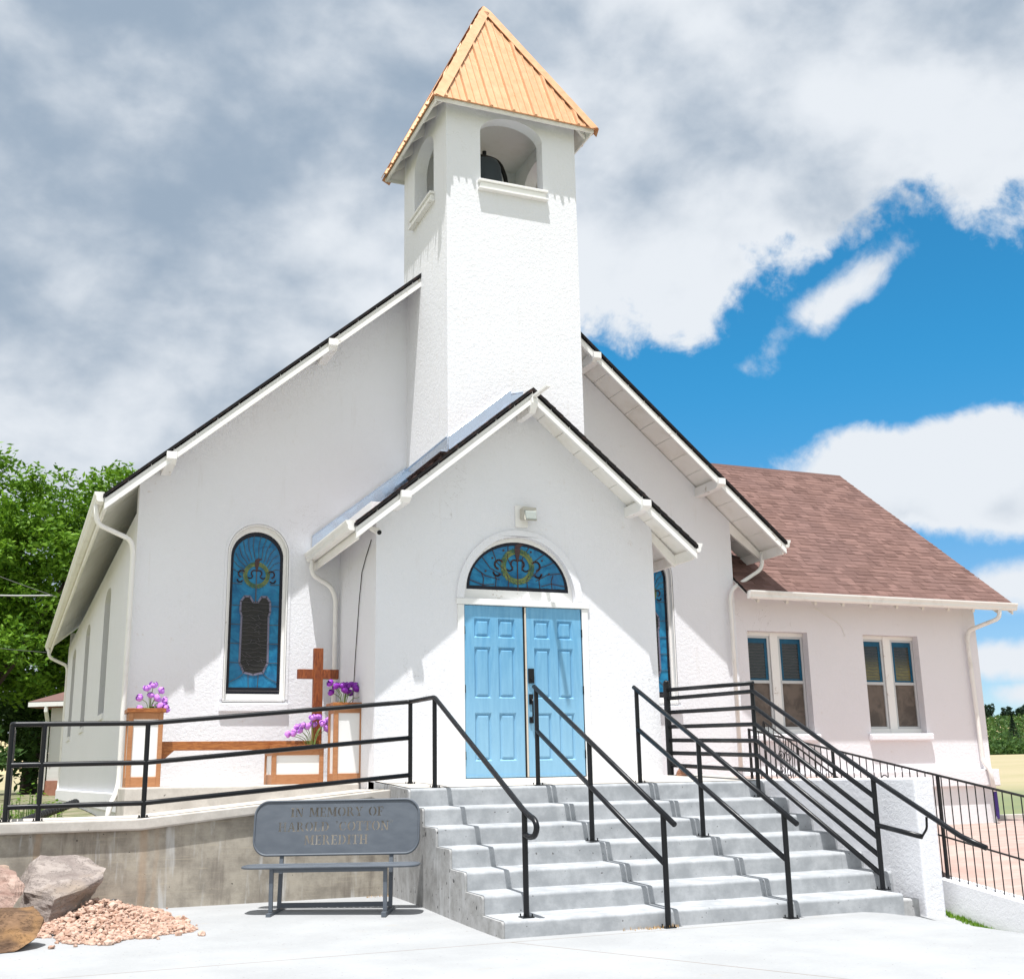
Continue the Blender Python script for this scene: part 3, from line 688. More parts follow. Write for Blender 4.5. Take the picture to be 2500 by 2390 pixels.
flash(proof, (4.917, 13.99, pz_(4.92) + .01), (4.917, YM - .01, pz_(4.92) + .01), .20, (-1, 0, 0))
flash(proof, (e0 - .02, YM - .012, pz_(e0) + .015), (4.92, YM - .012, pz_(4.92) + .015), .25, (0, -1, 0), .22)

# --- doorway
dj = MB()
dj.box(5.04, 5.13, YP - .022, YP + .06, 1.30, 3.53); dj.box(6.815, 6.905, YP - .022, YP + .06, 1.30, 3.53)
dj.box(5.02, 6.925, YP - .036, YP + .10, 3.532, 3.61)
dj.box(5.131, 6.814, YP + .0, YP + .26, 1.30, 1.335)
dj.build('door_frame', M_panel, church, bev=.006)
def leafdoor(x0, x1, flip, parent=church):
    z0, z1, yf = 1.345, 3.525, YP + .004; w_, h_ = x1 - x0, z1 - z0
    cols = [(.16, .44), (.57, .86)] if not flip else [(.14, .43), (.56, .84)]; rows = [(.095, .37), (.455, .755), (.81, .925)]
    holes = [[(x0 + a * w_, z0 + c * h_), (x0 + b * w_, z0 + c * h_), (x0 + b * w_, z0 + d * h_), (x0 + a * w_, z0 + d * h_)] for a, b in cols for c, d in rows]
    mb = MB().prism(rect(x0, x1, z0, z1), yf, yf + .045, 1, holes)
    for H in holes:
        (a, c), (b, _), (_, d), _ = H; g = .022; k = .05
        q0 = [(a, yf + .0, c), (b, yf, c), (b, yf, d), (a, yf, d)]; q1 = [(a + g, yf + .026, c + g), (b - g, yf + .026, c + g), (b - g, yf + .026, d - g), (a + g, yf + .026, d - g)]
        q2 = [(a + k, yf + .004, c + k), (b - k, yf + .004, c + k), (b - k, yf + .004, d - k), (a + k, yf + .004, d - k)]
        mb.add(q0 + q1 + q2, [(i, (i + 1) % 4, (i + 1) % 4 + 4, i + 4) for i in range(4)] + [(i + 4, (i + 1) % 4 + 4, (i + 1) % 4 + 8, i + 8) for i in range(4)] + [(8, 9, 10, 11)])
    mb.box(x0, x1, yf + .046, yf + .05, z0, z1)
    mb.box(x0 + .004, x1 - .004, yf - .01, yf - .001, z0 + .0, z0 + .03)
    d = mb.build('door', M_door, parent)
    for z in (1.62, 2.45, 3.2):
        xx = x0 - .006 if not flip else x1 + .006
        MB().box(xx - .008, xx + .008, yf - .02, yf + .002, z - .05, z + .05).build('hinge', M_black, d)
    return d
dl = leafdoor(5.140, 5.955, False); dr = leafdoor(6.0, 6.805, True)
box(5.957, 5.974, YP - .006, YP + .03, 1.345, 3.52).build('astragal', mat('black_seal', (.01, .01, .01), .8), dl)
MB().box(5.976, 5.998, YP - .012, YP + .03, 1.345, 3.52).build('edge_strip', mat('worn_cream_edge', rough=.7, fn=lambda t, g, b: {'Base Color': t.mix(t.ramp(t.noise(g, 9, 6, .7), .60, .66), (.60, .53, .44), (.16, .10, .07))}), dr)
lk = MB().box(6.015, 6.095, YP - .025, YP + .003, 2.53, 2.72); lk.tube([(6.06, YP - .045, 2.58), (6.06, YP - .02, 2.58)], .022, 12); lk.build('lock', M_black, dr, bev=.004)
hd_ = MB().box(6.02, 6.075, YP - .02, YP + .003, 2.26, 2.39); hd_.box(6.02, 6.075, YP - .02, YP + .003, 2.02, 2.10)
hd_.tube(fillet([(6.05, YP - .01, 2.33), (6.05, YP - .06, 2.31), (6.05, YP - .06, 2.10), (6.05, YP - .01, 2.06)], .03), .012, 8); hd_.build('handle', M_black, dr)
# --- fanlight
fn_ = MB()
fn_.prism(arch(FX, 3.64, .798, .828, 30, z0=3.617), YP + .07, YP + .13, 1, [arch(FX, 3.75, .738, .66, 30)])
fan = fn_.build('fanlight', M_trim, church)
sr = MB().prism(arch(FX, 3.614, .905, .945, 36) + arch(FX, 3.614, .80, .856, 36)[::-1], YP - .03, YP + .02, 1); sr.build('surround', M_st, fan, bev=.02)
yf = YP + .085
ol = arch(FX, 3.75, .738, .66, 30)
g = glass_set(fan, yf, ol, arch(FX, 3.80, .69, .565, 30)); y0 = yf - .002
L = MB(); R_ = .205; cz = 3.80 + .28
for s in (-1, 1):
    for a0, r0, r1 in ((.1, .5, 1), (.42, .42, 1), (.72, .42, 1), (1.0, .42, 1.), (1.35, .42, 1.)):
        A = pi / 2 - s * (pi / 2 - a0); L.ribbon([(FX + .69 * r0 * cos(A), 3.80 + .56 * r0 * sin(A)), (FX + .69 * .72 * cos(A + .07), 3.8 + .56 * .72 * sin(A + .07)), (FX + .69 * cos(A - .03), 3.8 + .565 * sin(A - .03))], .009, y0)
    for u in (.14, .32, .50): L.ribbon([(FX + s * u, 3.80), (FX + s * (u - .01), 3.90), (FX + s * (u + .02), 3.98)], .009, y0)
    for (u, v) in ((.46, .2), (.36, .38), (.2, .49)): L.prism([(FX + s * u + .014 * cos(t), 3.8 + v + .014 * sin(t)) for t in fr(0, 5.6, 7)], y0 - .008, y0, 1)
L.ribbon([(FX, 3.75), (FX, 4.2)], .014, y0); L.build('leading', M_brn, g)
lf = MB(); wreath(lf, g, FX, cz, R_, y0 - .001); lf.build('wreath', M_grn, g)
# --- flood light and camera over the door
lt = MB().box(5.87, 6.05, YP - .03, YP, 4.60, 4.90)
lo = lt.build('wall_lamp', M_trim, church, bev=.006)
M_lampb = mat('aged_beige_enamel', (.50, .48, .42), .5)
h = MB(); q0 = [(5.93, YP - .03, 4.85), (6.11, YP - .03, 4.85), (6.11, YP - .03, 4.70), (5.93, YP - .03, 4.70)]
q1 = [(5.93, YP - .15, 4.86), (6.13, YP - .15, 4.86), (6.12, YP - .19, 4.66), (5.94, YP - .19, 4.66)]; h.hexa(q0, q1)
h.build('housing', M_lampb, lo, bev=.012)
h = MB().hexa([(5.94, YP - .152, 4.81), (6.12, YP - .152, 4.81), (6.11, YP - .192, 4.67), (5.95, YP - .192, 4.67)], [(5.95, YP - .19, 4.79), (6.11, YP - .19, 4.79), (6.10, YP - .212, 4.68), (5.96, YP - .212, 4.68)])
h.build('lens', mat('lamp_lens', (.33, .36, .34), .12, spec=.6), lo, bev=.01)
sc = MB().tube([(3.86, 13.93, 4.44), (3.92, 13.86, 4.40), (3.93, 13.80, 4.37)], [.03, .04, .04], 12); sc.tube([(3.93, YP, 4.43), (3.88, 13.93, 4.43)], .015, 8)
so = sc.build('security_camera', M_white, church, smooth=False)
MB().tube([(3.9305, 13.80, 4.370), (3.933, 13.79, 4.366)], .03, 12).build('lens', M_black, so)
MB().tube([(3.94, 14.20, 4.35), (3.935, 14.45, 4.15), (3.935, 14.62, 4.0), (3.935, 14.75, 3.6), (3.935, 14.9, 2.9), (3.935, 15.0, 2.3)], .006, 6).build('cable', M_corr, church)

# --- tower
TX0, TX1, TY0, TY1 = 4.93, 6.965, 14.015, 16.03
tw = MB(); ZT = 11.05
op = lambda c: arch(c, 10.45, .49, .29, 20, z0=9.67)
tw.prism([(TX0, 4.75), (TX1, 4.75), (TX1, ZT), (TX0, ZT)], TY0, TY0 + .2, 1, [op(5.94)])
tw.prism([(TX0, 4.75), (TX1, 4.75), (TX1, ZT), (TX0, ZT)], TY1 - .2, TY1, 1, [op(5.94)])
for a in (TX0, TX1 - .2): tw.prism([(TY0 + .2, 4.75), (TY1 - .2, 4.75), (TY1 - .2, ZT), (TY0 + .2, ZT)], a, a + .2, 0, [arch(15.04, 10.45, .46, .29, 20, z0=9.67)])
tw.box(TX0 + .2, TX1 - .2, TY0 + .2, TY1 - .2, 9.4, 9.5)
tower = tw.build('tower', M_st, church)
box(TX0 + .2, TX1 - .2, TY0 + .2, TY1 - .2, 10.98, 11.02).build('ceiling', M_soff, tower)
def sill(mb, swap=False):
    for (a, b, y0, y1, z0, z1) in ((5.40, 6.48, TY0 - .08, TY0 + .22, 9.625, 9.66), (5.43, 6.45, TY0 - .055, TY0, 9.53, 9.62), (5.40, 6.48, TY0 - .085, TY0, 9.50, 9.53)):
        mb.box(a, b, y0, y1, z0, z1)
m_ = MB(); sill(m_); m_.build('sill', M_trim, tower, bev=.006)
m_ = MB()
for (a, b, x0, x1, z0, z1) in ((14.53, 15.55, TX0 - .08, TX0 + .22, 9.625, 9.66), (14.56, 15.52, TX0 - .055, TX0, 9.53, 9.62), (14.53, 15.55, TX0 - .085, TX0, 9.50, 9.53)): m_.box(x0, x1, a, b, z0, z1)
m_.build('sill', M_trim, tower, bev=.006)
AP = Vector((5.93, 15.03, 13.36)); EX0, EX1, EY0, EY1, EZ = 4.66, 7.20, 13.75, 16.30, 10.72
cor = [Vector((EX0, EY0, EZ)), Vector((EX1, EY0, EZ)), Vector((EX1, EY1, EZ)), Vector((EX0, EY1, EZ))]
tr = MB()
for i in range(4):
    a, b = cor[i], cor[(i + 1) % 4]; n = (b - a).cross(AP - a).normalized()
    if n.z < 0: n = -n
    dn = -n * .02
    tr.add([a, b, AP, a + dn, b + dn, AP + dn], [(0, 1, 2), (3, 5, 4), (0, 3, 4, 1)])
    L_ = (b - a).length; u = (b - a) / L_; mid = (a + b) / 2; up = (AP - mid)
    pit = .118; k = int(L_ / pit)
    for j in range(k + 1):
        s = (j + .5) * L_ / (k + 1); big = (j % 3 == 1); off = abs(s - L_ / 2) / (L_ / 2)
        if off > .97: continue
        ap = (AP - a).dot(u) / L_   # apex foot
        t = (s / (ap * L_)) if s < ap * L_ else (L_ - s) / ((1 - ap) * L_)
        wb, wt, hh = (.032, .016, .034) if big else (.016, .007, .013)
        e = (up - u * up.dot(u)).normalized(); H = (AP - a - u * (AP - a).dot(u)).length * t - .02
        base = a + u * s + n * .001 - e * .015; top = base + e * H
        tr.add([base - u * wb, base - u * wt + n * hh, base + u * wt + n * hh, base + u * wb, top - u * wb, top - u * wt + n * hh, top + u * wt + n * hh, top + u * wb],
               [(0, 1, 5, 4), (1, 2, 6, 5), (2, 3, 7, 6), (0, 3, 2, 1), (4, 5, 6, 7)])
troof = tr.build('tower_roof', M_cop, tower)
hp = MB()
for i in range(4):
    c = cor[i]; p0 = cor[(i - 1) % 4]; p1 = cor[(i + 1) % 4]; r = (AP - c)
    for q in (p0, p1):
        n = (q - c).cross(r).normalized(); n = n if n.z > 0 else -n
        d = (q - c).normalized(); d = (d - r.normalized() * d.dot(r.normalized())).normalized()
        lift = n * .040; wd = .14
        A0, A1, Am = c + lift - r.normalized() * .03, AP + lift * .4, (c + lift) + r * .94
        hp.add([A0 - d * .004, Am - d * .004, A1, Am + d * wd, A0 + d * wd, A0 + d * wd - n * .012, Am + d * wd - n * .012, A1 - n * .012], [(0, 1, 3, 4), (1, 2, 3), (4, 3, 6, 5), (3, 2, 7, 6)])
hp.build('hip_cap', M_cop, troof, recalc=False)
uf = MB()   # soffit, fascia and rafter tails
for i in range(4):
    a, b = cor[i], cor[(i + 1) % 4]; ins = Vector((AP.x, AP.y, EZ))
    a2, b2 = a.lerp(ins, .26), b.lerp(ins, .26); dz = Vector((0, 0, .26 * 2.64))
    q = [a.lerp(ins, .02) - Vector((0, 0, .0)), b.lerp(ins, .02), b2 + dz, a2 + dz]
    uf.hexa([p - Vector((0, 0, .035)) for p in q], [p - Vector((0, 0, .05)) for p in q])
uf.build('soffit', M_soff, troof)
fs = MB()
for (x0, x1, y0, y1) in ((EX0 + .02, EX1 - .02, EY0 + .03, EY0 + .055), (EX0 + .02, EX1 - .02, EY1 - .055, EY1 - .03)): fs.box(x0, x1, y0, y1, EZ - .06, EZ - .005)
for (x0, x1) in ((EX0 + .03, EX0 + .055), (EX1 - .055, EX1 - .03)): fs.box(x0, x1, EY0 + .057, EY1 - .057, EZ - .075, EZ - .005)
fs.build('fascia', M_white, troof)
def rtail(pts, a, b, ax): MB().prism(pts, a, b, ax).build('rafter_tail', M_soff, troof)
for x in (5.36, 6.0, 6.6):
    for ya, yb in ((EY0 + .06, TY0), (EY1 - .06, TY1)): rtail([(ya, EZ - .02), (yb, EZ + .45), (yb, EZ + .12), (ya, EZ - .045)], x - .025, x + .025, 0)
for y in (14.0, 14.45, 15.03, 15.6, 16.02):
    for xa, xb in ((EX0 + .06, TX0), (EX1 - .06, TX1)): rtail([(xa, EZ - .02), (xb, EZ + .45), (xb, EZ + .12), (xa, EZ - .045)], y - .025, y + .025, 1)

# --- annex wing
YA, AX1 = 16.0, 15.64
az_ = lambda y: 4.17 + .782 * (y - 15.53)
WN = [(10.79, 11.975), (13.12, 14.305)]
outer = [(XR, 1.30), (AX1, 1.30), (AX1, 4.40), (XR, 4.40)]
aw = MB().prism(outer, YA, YA + .28, 1, [rect(a, b, 1.94, 3.60) for a, b in WN])
aw.prism([(YA + .28, -.5), (23.6, -.5), (23.6, 4.4), (19.94, az_(19.94) - .12), (YA + .28, az_(YA + .28) - .1)], AX1 - .28, AX1, 0)
aw.box(XR, AX1 - .28, 23.3, 23.6, -.5, 4.3)
annex = aw.build('annex_wall', M_stp, church)
bd = MB().box(XR, AX1 + .09, YA - .09, YA + .24, 1.04, 1.325); bd.box(AX1, AX1 + .09, YA + .24, 23.6, 1.04, 1.325); bd.build('band', M_stp, annex, bev=.02)
box(XR, AX1 - .01, YA - .01, YA + .24, -.3, 1.038).build('basement_wall', M_low, annex)
for (a, b) in WN:
    wm = MB(); yw = YA + .15
    mid = (a + b) / 2
    wm.box(mid - .075, mid + .075, yw - .03, yw + .05, 1.945, 3.595)
    wm.box(a + .001, b - .001, yw - .02, yw + .05, 1.942, 2.02); wm.box(a + .001, b - .001, yw - .02, yw + .05, 3.54, 3.598)
    wob = wm.build('window', M_trim, annex)
    box(a - .06, b + .06, YA - .10, YA + .12, 1.82, 1.935).build('sill', M_stp, wob, bev=.02)
    for s0, s1 in ((a, mid - .075), (mid + .075, b)):
        f = MB(); f.prism(rect(s0 + .01, s1 - .01, 2.02, 3.54), yw - .01, yw + .03, 1, [rect(s0 + .05, s1 - .05, 2.06, 2.76), rect(s0 + .05, s1 - .05, 2.81, 3.50)])
        f.prism(rect(s0 + .03, s1 - .03, 2.77, 2.80), yw - .018, yw - .011, 1)
        fo = f.build('sash', M_alu, wob)
        box(s0 + .05, s1 - .05, yw + .012, yw + .02, 2.81, 3.50).build('stained_glass', M_amb, wob)
        bl = MB().prism(rect(s0 + .05, s1 - .05, 2.81, 3.50), yw + .005, yw + .010, 1, [rect(s0 + .10, s1 - .10, 2.84, 3.42)]); bl.build('blue_border', M_blue2, wob)
        box(s0 + .05, s1 - .05, yw + .012, yw + .02, 2.06, 2.76).build('insect_screen', M_screen, wob)
        ld = MB(); rnd = random.Random(int(s0 * 100))
        for k in range(11): ld.ribbon([(s0 + .09 + (s1 - s0 - .18) * i / 5, 2.87 + k * .05 + rnd.uniform(-.012, .012)) for i in range(6)], .006, yw + .009, .003)
        ld.build('leading', M_lead, wob)
ar = MB(); 
xl = lambda y: 10.51 if y < 16.45 else 11.0 + (8.03 - 11.0) * (y - 16.45) / (19.94 - 16.45)
AE = 16.10
for (pts) in ([(10.51, 15.53), (AE, 15.53), (AE, 16.45), (10.51, 16.45)], [(10.51, 16.45), (AE, 16.45), (AE, 19.94), (8.03, 19.94)]):
    slab(ar, [(x, y, az_(y)) for x, y in pts], .04)
slab(ar, [(8.03, 19.94, az_(19.94)), (AE, 19.94, az_(19.94)), (AE, 24.1, az_(19.94) - .782 * 4.16), (8.03, 24.1, az_(19.94) - .782 * 4.16)], .04)
aroof = ar.build('annex_roof', M_edge, annex)
rnd = random.Random(11); ts = MB(); NC = 41
for i in range(NC):
    ya = 15.50 + (19.94 - 15.50) * i / NC; yb = 15.50 + (19.94 - 15.50) * (i + 1) / NC + .006
    x = xl(ya) + rnd.uniform(-.2, 0); x = max(x, xl(ya)); row = rnd.random() * .25
    while x < AE + .03:
        x2 = min(x + rnd.choice((.11, .16, .21, .30)) * rnd.uniform(.9, 1.1), AE + .03); d = .016 if rnd.random() < .45 else .009
        tone = max(0, min(1, rnd.gauss(.5, .28)))
        ts.add([(x + .002, ya, az_(ya) + d), (x2 - .001, ya, az_(ya) + d), (x2 - .001, yb, az_(yb) + .003), (x + .002, yb, az_(yb) + .003), (x + .002, ya, az_(ya) - .003), (x2 - .001, ya, az_(ya) - .003)],
               [(0, 1, 2, 3), (0, 4, 5, 1)], tone)
        x = x2
ts.build('shingles', M_shin, aroof, recalc=False)
rc = MB().prism([(19.80, az_(19.80) + .005), (19.94, az_(19.94) + .015), (20.08, az_(19.80) + .005), (20.08, az_(19.80) - .02), (19.94, az_(19.94) - .01), (19.80, az_(19.80) - .02)], 8.03, AE + .03, 0); rc.build('ridge_cap', M_shin, aroof)
bb = MB().prism([(15.53, az_(15.53) - .045), (19.94, az_(19.94) - .045), (24.1, az_(15.53) - .045), (24.1, az_(15.53) - .19), (19.94, az_(19.94) - .19), (15.53, az_(15.53) - .19)], AE - .03, AE, 0); bb.build('barge_board', M_trim, aroof)
asf = MB(); slab(asf, [(10.51, 15.56, az_(15.56) - .045), (AE - .03, 15.56, az_(15.56) - .045), (AE - .03, 16.2, az_(16.2) - .045), (10.51, 16.2, az_(16.2) - .045)], .02); asf.build('soffit', M_soff, aroof)
MB().tube([(12.15, 15.985, 4.02), (12.35, 15.985, 3.92), (12.62, 15.985, 3.78), (12.70, 15.985, 3.70), (12.74, 15.985, 3.55)], .006, 5).build('loose_cable', M_white, annex)
k = 10.75
while k < 16.1:
    MB().prism([(15.56, az_(15.56) - .07), (YA, az_(YA) - .07), (YA, az_(YA) - .26), (15.60, az_(15.56) - .19)], k, k + .045, 0).build('rafter_tail', M_soff, aroof); k += .56
gutter('gutter', (10.52, 15.535, az_(15.53) + .0), (AE + .02, 15.535, az_(15.53) + .0), (0, -1, 0), annex)
strapped([(15.74, 15.48, 4.08), (15.73, 15.5, 3.9), (15.38, 15.90, 3.72), (15.36, 15.93, 3.58), (15.40, 15.93, 1.45), (15.46, 15.86, 1.32), (15.5, 15.84, .95)], r=.038).build('downspout', M_white, annex, smooth=True)
MB().tube([(15.5, 15.84, .97), (15.5, 15.84, .62), (15.48, 15.80, .5)], [.035, .04, .02], 8).build('downspout_hose', mat('violet_hose', (.035, .018, .12), .5), annex)
# bell
bl = MB(); prof = [(.02, .0), (.14, -.01), (.21, -.05), (.25, -.13), (.265, -.30), (.27, -.44), (.34, -.56), (.36, -.60), (.33, -.60)]
n = 28; bx, by, bz = 5.90, 15.0, 10.60
bl.add([(bx + r * cos(2 * pi * i / n), by + r * sin(2 * pi * i / n), bz + z) for r, z in prof for i in range(n)], [(j * n + i, j * n + (i + 1) % n, (j + 1) * n + (i + 1) % n, (j + 1) * n + i) for j in range(len(prof) - 1) for i in range(n)])
bell = bl.build('church_bell', M_bell, smooth=True); tag(bell, 'dark metal bell hanging in the open belfry under the copper roof', 'bell')
yk = MB().tube(fillet([(bx - .37, by, bz - .55), (bx - .35, by, bz - .22), (bx - .24, by, bz + .03), (bx, by, bz + .07), (bx + .24, by, bz + .03), (bx + .35, by, bz - .22), (bx + .37, by, bz - .55)], .2), .035, 8)
yk.tube([(bx, by, bz + .05), (bx, by, bz + .15)], .035, 8); yk.tube([(bx - .37, by, bz - .5), (bx - .37, by, 9.5)], .04, 8); yk.tube([(bx + .37, by, bz - .5), (bx + .37, by, 9.5)], .04, 8)
yk.build('yoke', M_iron, bell)

# ================================================================ STEPS, LANDING, RAMP
YS = [9.82, 10.30, 10.75, 11.17, 11.59, 12.03, 12.51]; ZS = [.145, .315, .49, .68, .865, 1.05, 1.246]
def step_profile(i0=0, zb=-.25):
    p = [(YS[i0], zb)]; r = .03
    for i in range(i0, 7):
        y, z = YS[i], ZS[i]
        for t in fr(pi, pi / 2, 6): p.append((y + r + r * cos(t), z - r + r * sin(t)))
        if i < 6: p.append((YS[i + 1] - .001, z + .006))
    return p
steps = thing('concrete_steps', 'seven wide grey concrete steps with rounded edges leading up to the blue doors', 'steps')
mb = MB(); prof = step_profile() + [(YP + .25, 1.33), (YP + .25, -.25)]
mb.prism(prof, 3.95, 8.26, 0)
mb.prism(step_profile(1) + [(YP + .25, 1.33), (YP + .25, -.25)], 8.262, 8.545, 0)
mb.build('flight', M_step, steps)
mb = MB(); mb.prism([(y + .003, z - .008) for y, z in prof[1:-2]] + [(13.26, 1.285), (13.26, -.25), (9.823, -.25)], 3.925, 3.948, 0)
mb.build('side_face', M_sidec, steps)
mb = MB(); mb.box(8.262, 8.50, 9.86, 10.3, -.25, .085); mb.build('ledge', M_sidec, steps, bev=.02)
MB().prism([(12.6, 1.2535), (YP + .02, 1.333), (YP + .02, 1.337), (12.6, 1.2575)], 3.96, 8.54, 0).build('landing', M_slab, steps)
rw = thing('ramp', 'concrete wheelchair ramp on a stained retaining wall, sloping down left of the steps', 'ramp')
MB().prism([(3.924, -.3), (3.924, 1.2), (3.0, 1.06), (1.21, .875), (-8, .865), (-8, -.3)], 13.26, 13.6, 1).build('retaining_wall', M_rwall, rw)
rs_ = MB(); T = [(3.93, 1.238), (3.0, 1.155), (1.21, 1.0), (-8, .99)]; B_ = [(-8, .868), (1.21, .878), (3.0, 1.062), (3.7, 1.14), (3.78, 1.10), (3.93, 1.12)]
rs_.prism(T + B_, 13.20, 14.62, 1); rs_.build('ramp_slab', M_slab, rw, bev=.02)
lg = MB(); lg.box(1.12, 3.94, 14.60, 15.865, .8, 1.312); lo = lg.build('ledge', M_slab, rw, bev=.02)
MB().prism([(3.9, 1.243), (1.25, 1.008), (1.25, 1.0), (3.9, 1.235)], 13.40, 13.41, 1).build('joint', M_rwall, rw)
# right hand flank
tag(MB().box(8.55, 8.80, 9.83, 13.6, -.5, 1.266).build('flank_wall', M_st, bev=.02), 'thick white stucco block wall closing the right side of the steps', 'wall')
tag(MB().prism([(10.05, -.6), (10.05, .252), (8.9, .10), (7.2, -.12), (7.2, -.9)], 8.93, 9.13, 0).build('wing_wall', M_low, bev=.025), 'low white sloping kerb wall under the iron railing at far right', 'wall')
sp = MB(); sp.prism([(13.4, 1.27), (15.98, 1.29), (15.98, -.2), (7.3, -.5), (7.3, -.15), (10, .22)], 9.14, 10.35, 0); sp.box(8.546, 9.14, 13.2, 15.86, 1.0, 1.262)
tag(sp.build('side_ramp', M_path), kind='structure')

# ================================================================ HANDRAILS
PR = .0265
def post(p, z0, z1, parent, r=PR, plate=True, name='post'):
    mb = MB().tube([(p[0], p[1], z0), (p[0], p[1], z1)], r, 10); o = mb.build(name, M_black, parent, smooth=False)
    o.data.shade_smooth() if False else None
    if plate:
        b = MB().box(p[0] - .055, p[0] + .055, p[1] - .055, p[1] + .055, z0, z0 + .010)
        for sx in (-1, 1):
            for sy in (-1, 1): b.tube([(p[0] + sx * .04, p[1] + sy * .04, z0 + .01), (p[0] + sx * .04, p[1] + sy * .04, z0 + .032)], .007, 6)
        b.build('base_plate', M_black, o)
    return o
def rail(path, parent, r=PR, f=.06, name='rail'):
    P = fillet(path, f, 4) if len(path) > 2 else path
    return MB().tube(P, r, 12).build(name, M_black, parent, smooth=True)
G = 'black pipe handrails around the steps and ramp'
# ramp rail joined to the left stair rail
h = thing('handrail', 'black three-bar pipe railing along the ramp that turns down the left side of the steps', 'handrail', G)
rp = {0: [(-.13, 1.978), (.182, 1.985), (1.222, 1.99), (4.19, 2.237)], 1: [(-.13, 1.565), (.182, 1.57), (1.222, 1.575), (4.19, 1.82)], 2: [(-.13, 1.145), (.182, 1.15), (1.222, 1.155), (4.19, 1.395)]}
yr = 13.30
rail([(-.13, 15.3, 1.978), (-.13, yr, 1.978), (1.222, yr, 1.99), (4.19, yr, 2.237), (4.262, 12.62, 2.245), (4.215, 9.97, 1.055), (4.212, 9.86, 1.02), (4.21, 9.72, .985), (4.21, 9.67, .92), (4.21, 9.72, .845), (4.21, 9.84, .83), (4.21, 9.95, .85)], h, f=.045)
for k in (1, 2):
    rail([(-.13, 15.3, rp[k][0][1]), (-.13, yr, rp[k][0][1]), (1.222, yr, rp[k][2][1]), (4.19, yr, rp[k][3][1])], h, f=.03)
for x, z0, z1 in ((-.13, .995, 1.97), (.182, .995, 1.97), (1.222, 1.0, 1.98), (4.19, 1.285, 2.22)): post((x, yr), z0, z1, h)
post((-.13, 15.3), .99, 1.97, h); post((-.13, 14.3), .99, 1.97, h)
post((4.262, 12.62), 1.247, 2.23, h); post((4.21, 9.95), .148, 1.05, h)
def stair_rail(x, zt, zb, zm, zmb, label):
    h = thing('handrail', label, 'handrail', G)
    s = (zt - zb) / (12.62 - 9.75)
    rail([(x, 12.68, zt + s * .06), (x, 9.55, zb - s * .2)], h, f=.02); rail([(x, 12.62, zm), (x, 9.75, zmb)], h, f=.02)
    post((x, 12.62), 1.25, zt - .01, h); post((x, 11.25), .69, zt - s * 1.37, h); post((x, 9.75), .0, zb, h)
stair_rail(5.52, 2.355, 1.0, 1.87, .548, 'black two-bar stair rail in front of the right door leaf, middle of the steps')
stair_rail(6.855, 2.36, .965, 1.885, .527, 'black two-bar stair rail between the door and the many-barred rail on the steps')
h = thing('handrail', 'black seven-bar pipe railing along the right edge of the landing and steps', 'handrail', G)
zf = [2.428, 2.327, 2.13, 1.926, 1.727, 1.554, 1.373]; zb_ = [2.457, 2.343, 2.157, 1.966, 1.789, 1.622, 1.463]; ze = [None, 1.273, 1.076, .848, .662, .479, .296]
xr = 8.33
for k in range(7):
    if k == 0: rail([(8.035, 13.90, zb_[0]), (xr, 12.30, zf[0])], h)
    elif k == 1: rail([(8.035, 13.90, zb_[1]), (xr, 12.30, zf[1]), (xr, 10.2, ze[1]), (xr, 9.0, .72), (xr + .02, 8.72, .63)], h, f=.03)
    else: rail([(8.035, 13.90, zb_[k]), (xr, 12.30, zf[k]), (xr, 10.2, ze[k])], h, f=.03)
rail([(xr, 10.2, .79), (xr, 9.55, .70)], h, f=.02); rail([(xr, 9.54, .70), (xr, 9.46, .78), (xr, 9.45, .89)], h, r=.012, f=.03, name='strap')
post((xr, 12.33), 1.05, zf[0] + .0, h); post((xr, 10.2), .148, 1.26, h); post((8.035, 13.93), 1.30, 2.54, h, r=.045, plate=False)
MB().tube([(8.035, 13.93, 2.54), (8.035, 13.93, 2.575), (8.035, 13.93, 2.59)], [.045, .036, .015], 10).build('post_cap', M_black, h, smooth=True)

# ================================================================ IRON RAILINGS
def iron(label, x, ya, yb, zt, zl, zc, mid, posts, scrolls):
    t = thing('iron_railing', label, 'railing', 'thin wrought iron railings beside the right hand ramp')
    MB().tube([(x, ya, zt(ya)), (x, yb, zt(yb))], .013, 6).build('top_rail', M_iron, t)
    MB().tube([(x, ya, zl(ya)), (x, yb, zl(yb))], .010, 6).build('bottom_rail', M_iron, t)
    for y in posts: MB().box(x - .014, x + .014, y - .014, y + .014, zc(y) - .05, zt(y)).build('post', M_iron, t)
    y = ya; n = 0
    while y > yb:
        y -= .118; n += 1
        if min(abs(y - p) for p in posts) < .05: continue
        MB().box(x - .0042, x + .0042, y - .0042, y + .0042, (zl(y) if not mid else zc(y) - .03), zt(y)).build('baluster', M_iron, t)
    for y in scrolls:
        m = MB(); 
        for sgn in (-1, 1):
            pts = []
            for i in range(26):
                a = i / 25 * 3.2 * pi; r = .085 * (1 - i / 30); pts.append((x, y + r * cos(a) * .9, (zt(y) + zl(y)) / 2 + sgn * (.10 + r * sin(a))))
            m.tube(pts, .006, 5)
        m.build('scroll', M_iron, t)
ZT1 = lambda y: 1.281 + .18 * (y - 9.946); ZC = lambda y: .243 + .131 * (y - 9.96)
iron('thin black wrought iron railing running up from the low wing wall to the church', 8.99, 13.46, 7.4, ZT1, lambda y: .66 + .17 * (y - 9.95), lambda y: ZC(y), True, (13.44, 11.7, 9.97, 7.5), (12.6, 10.8))
iron('short steeper black iron railing with scrolls beside the annex window', 10.3, 15.0, 12.0, lambda y: 1.284 + .504 * (y - 13.4), lambda y: .45 + .504 * (y - 13.4), lambda y: .40 + .504 * (y - 13.4), False, (15.0, 14.2, 13.4, 12.2), (14.6,))

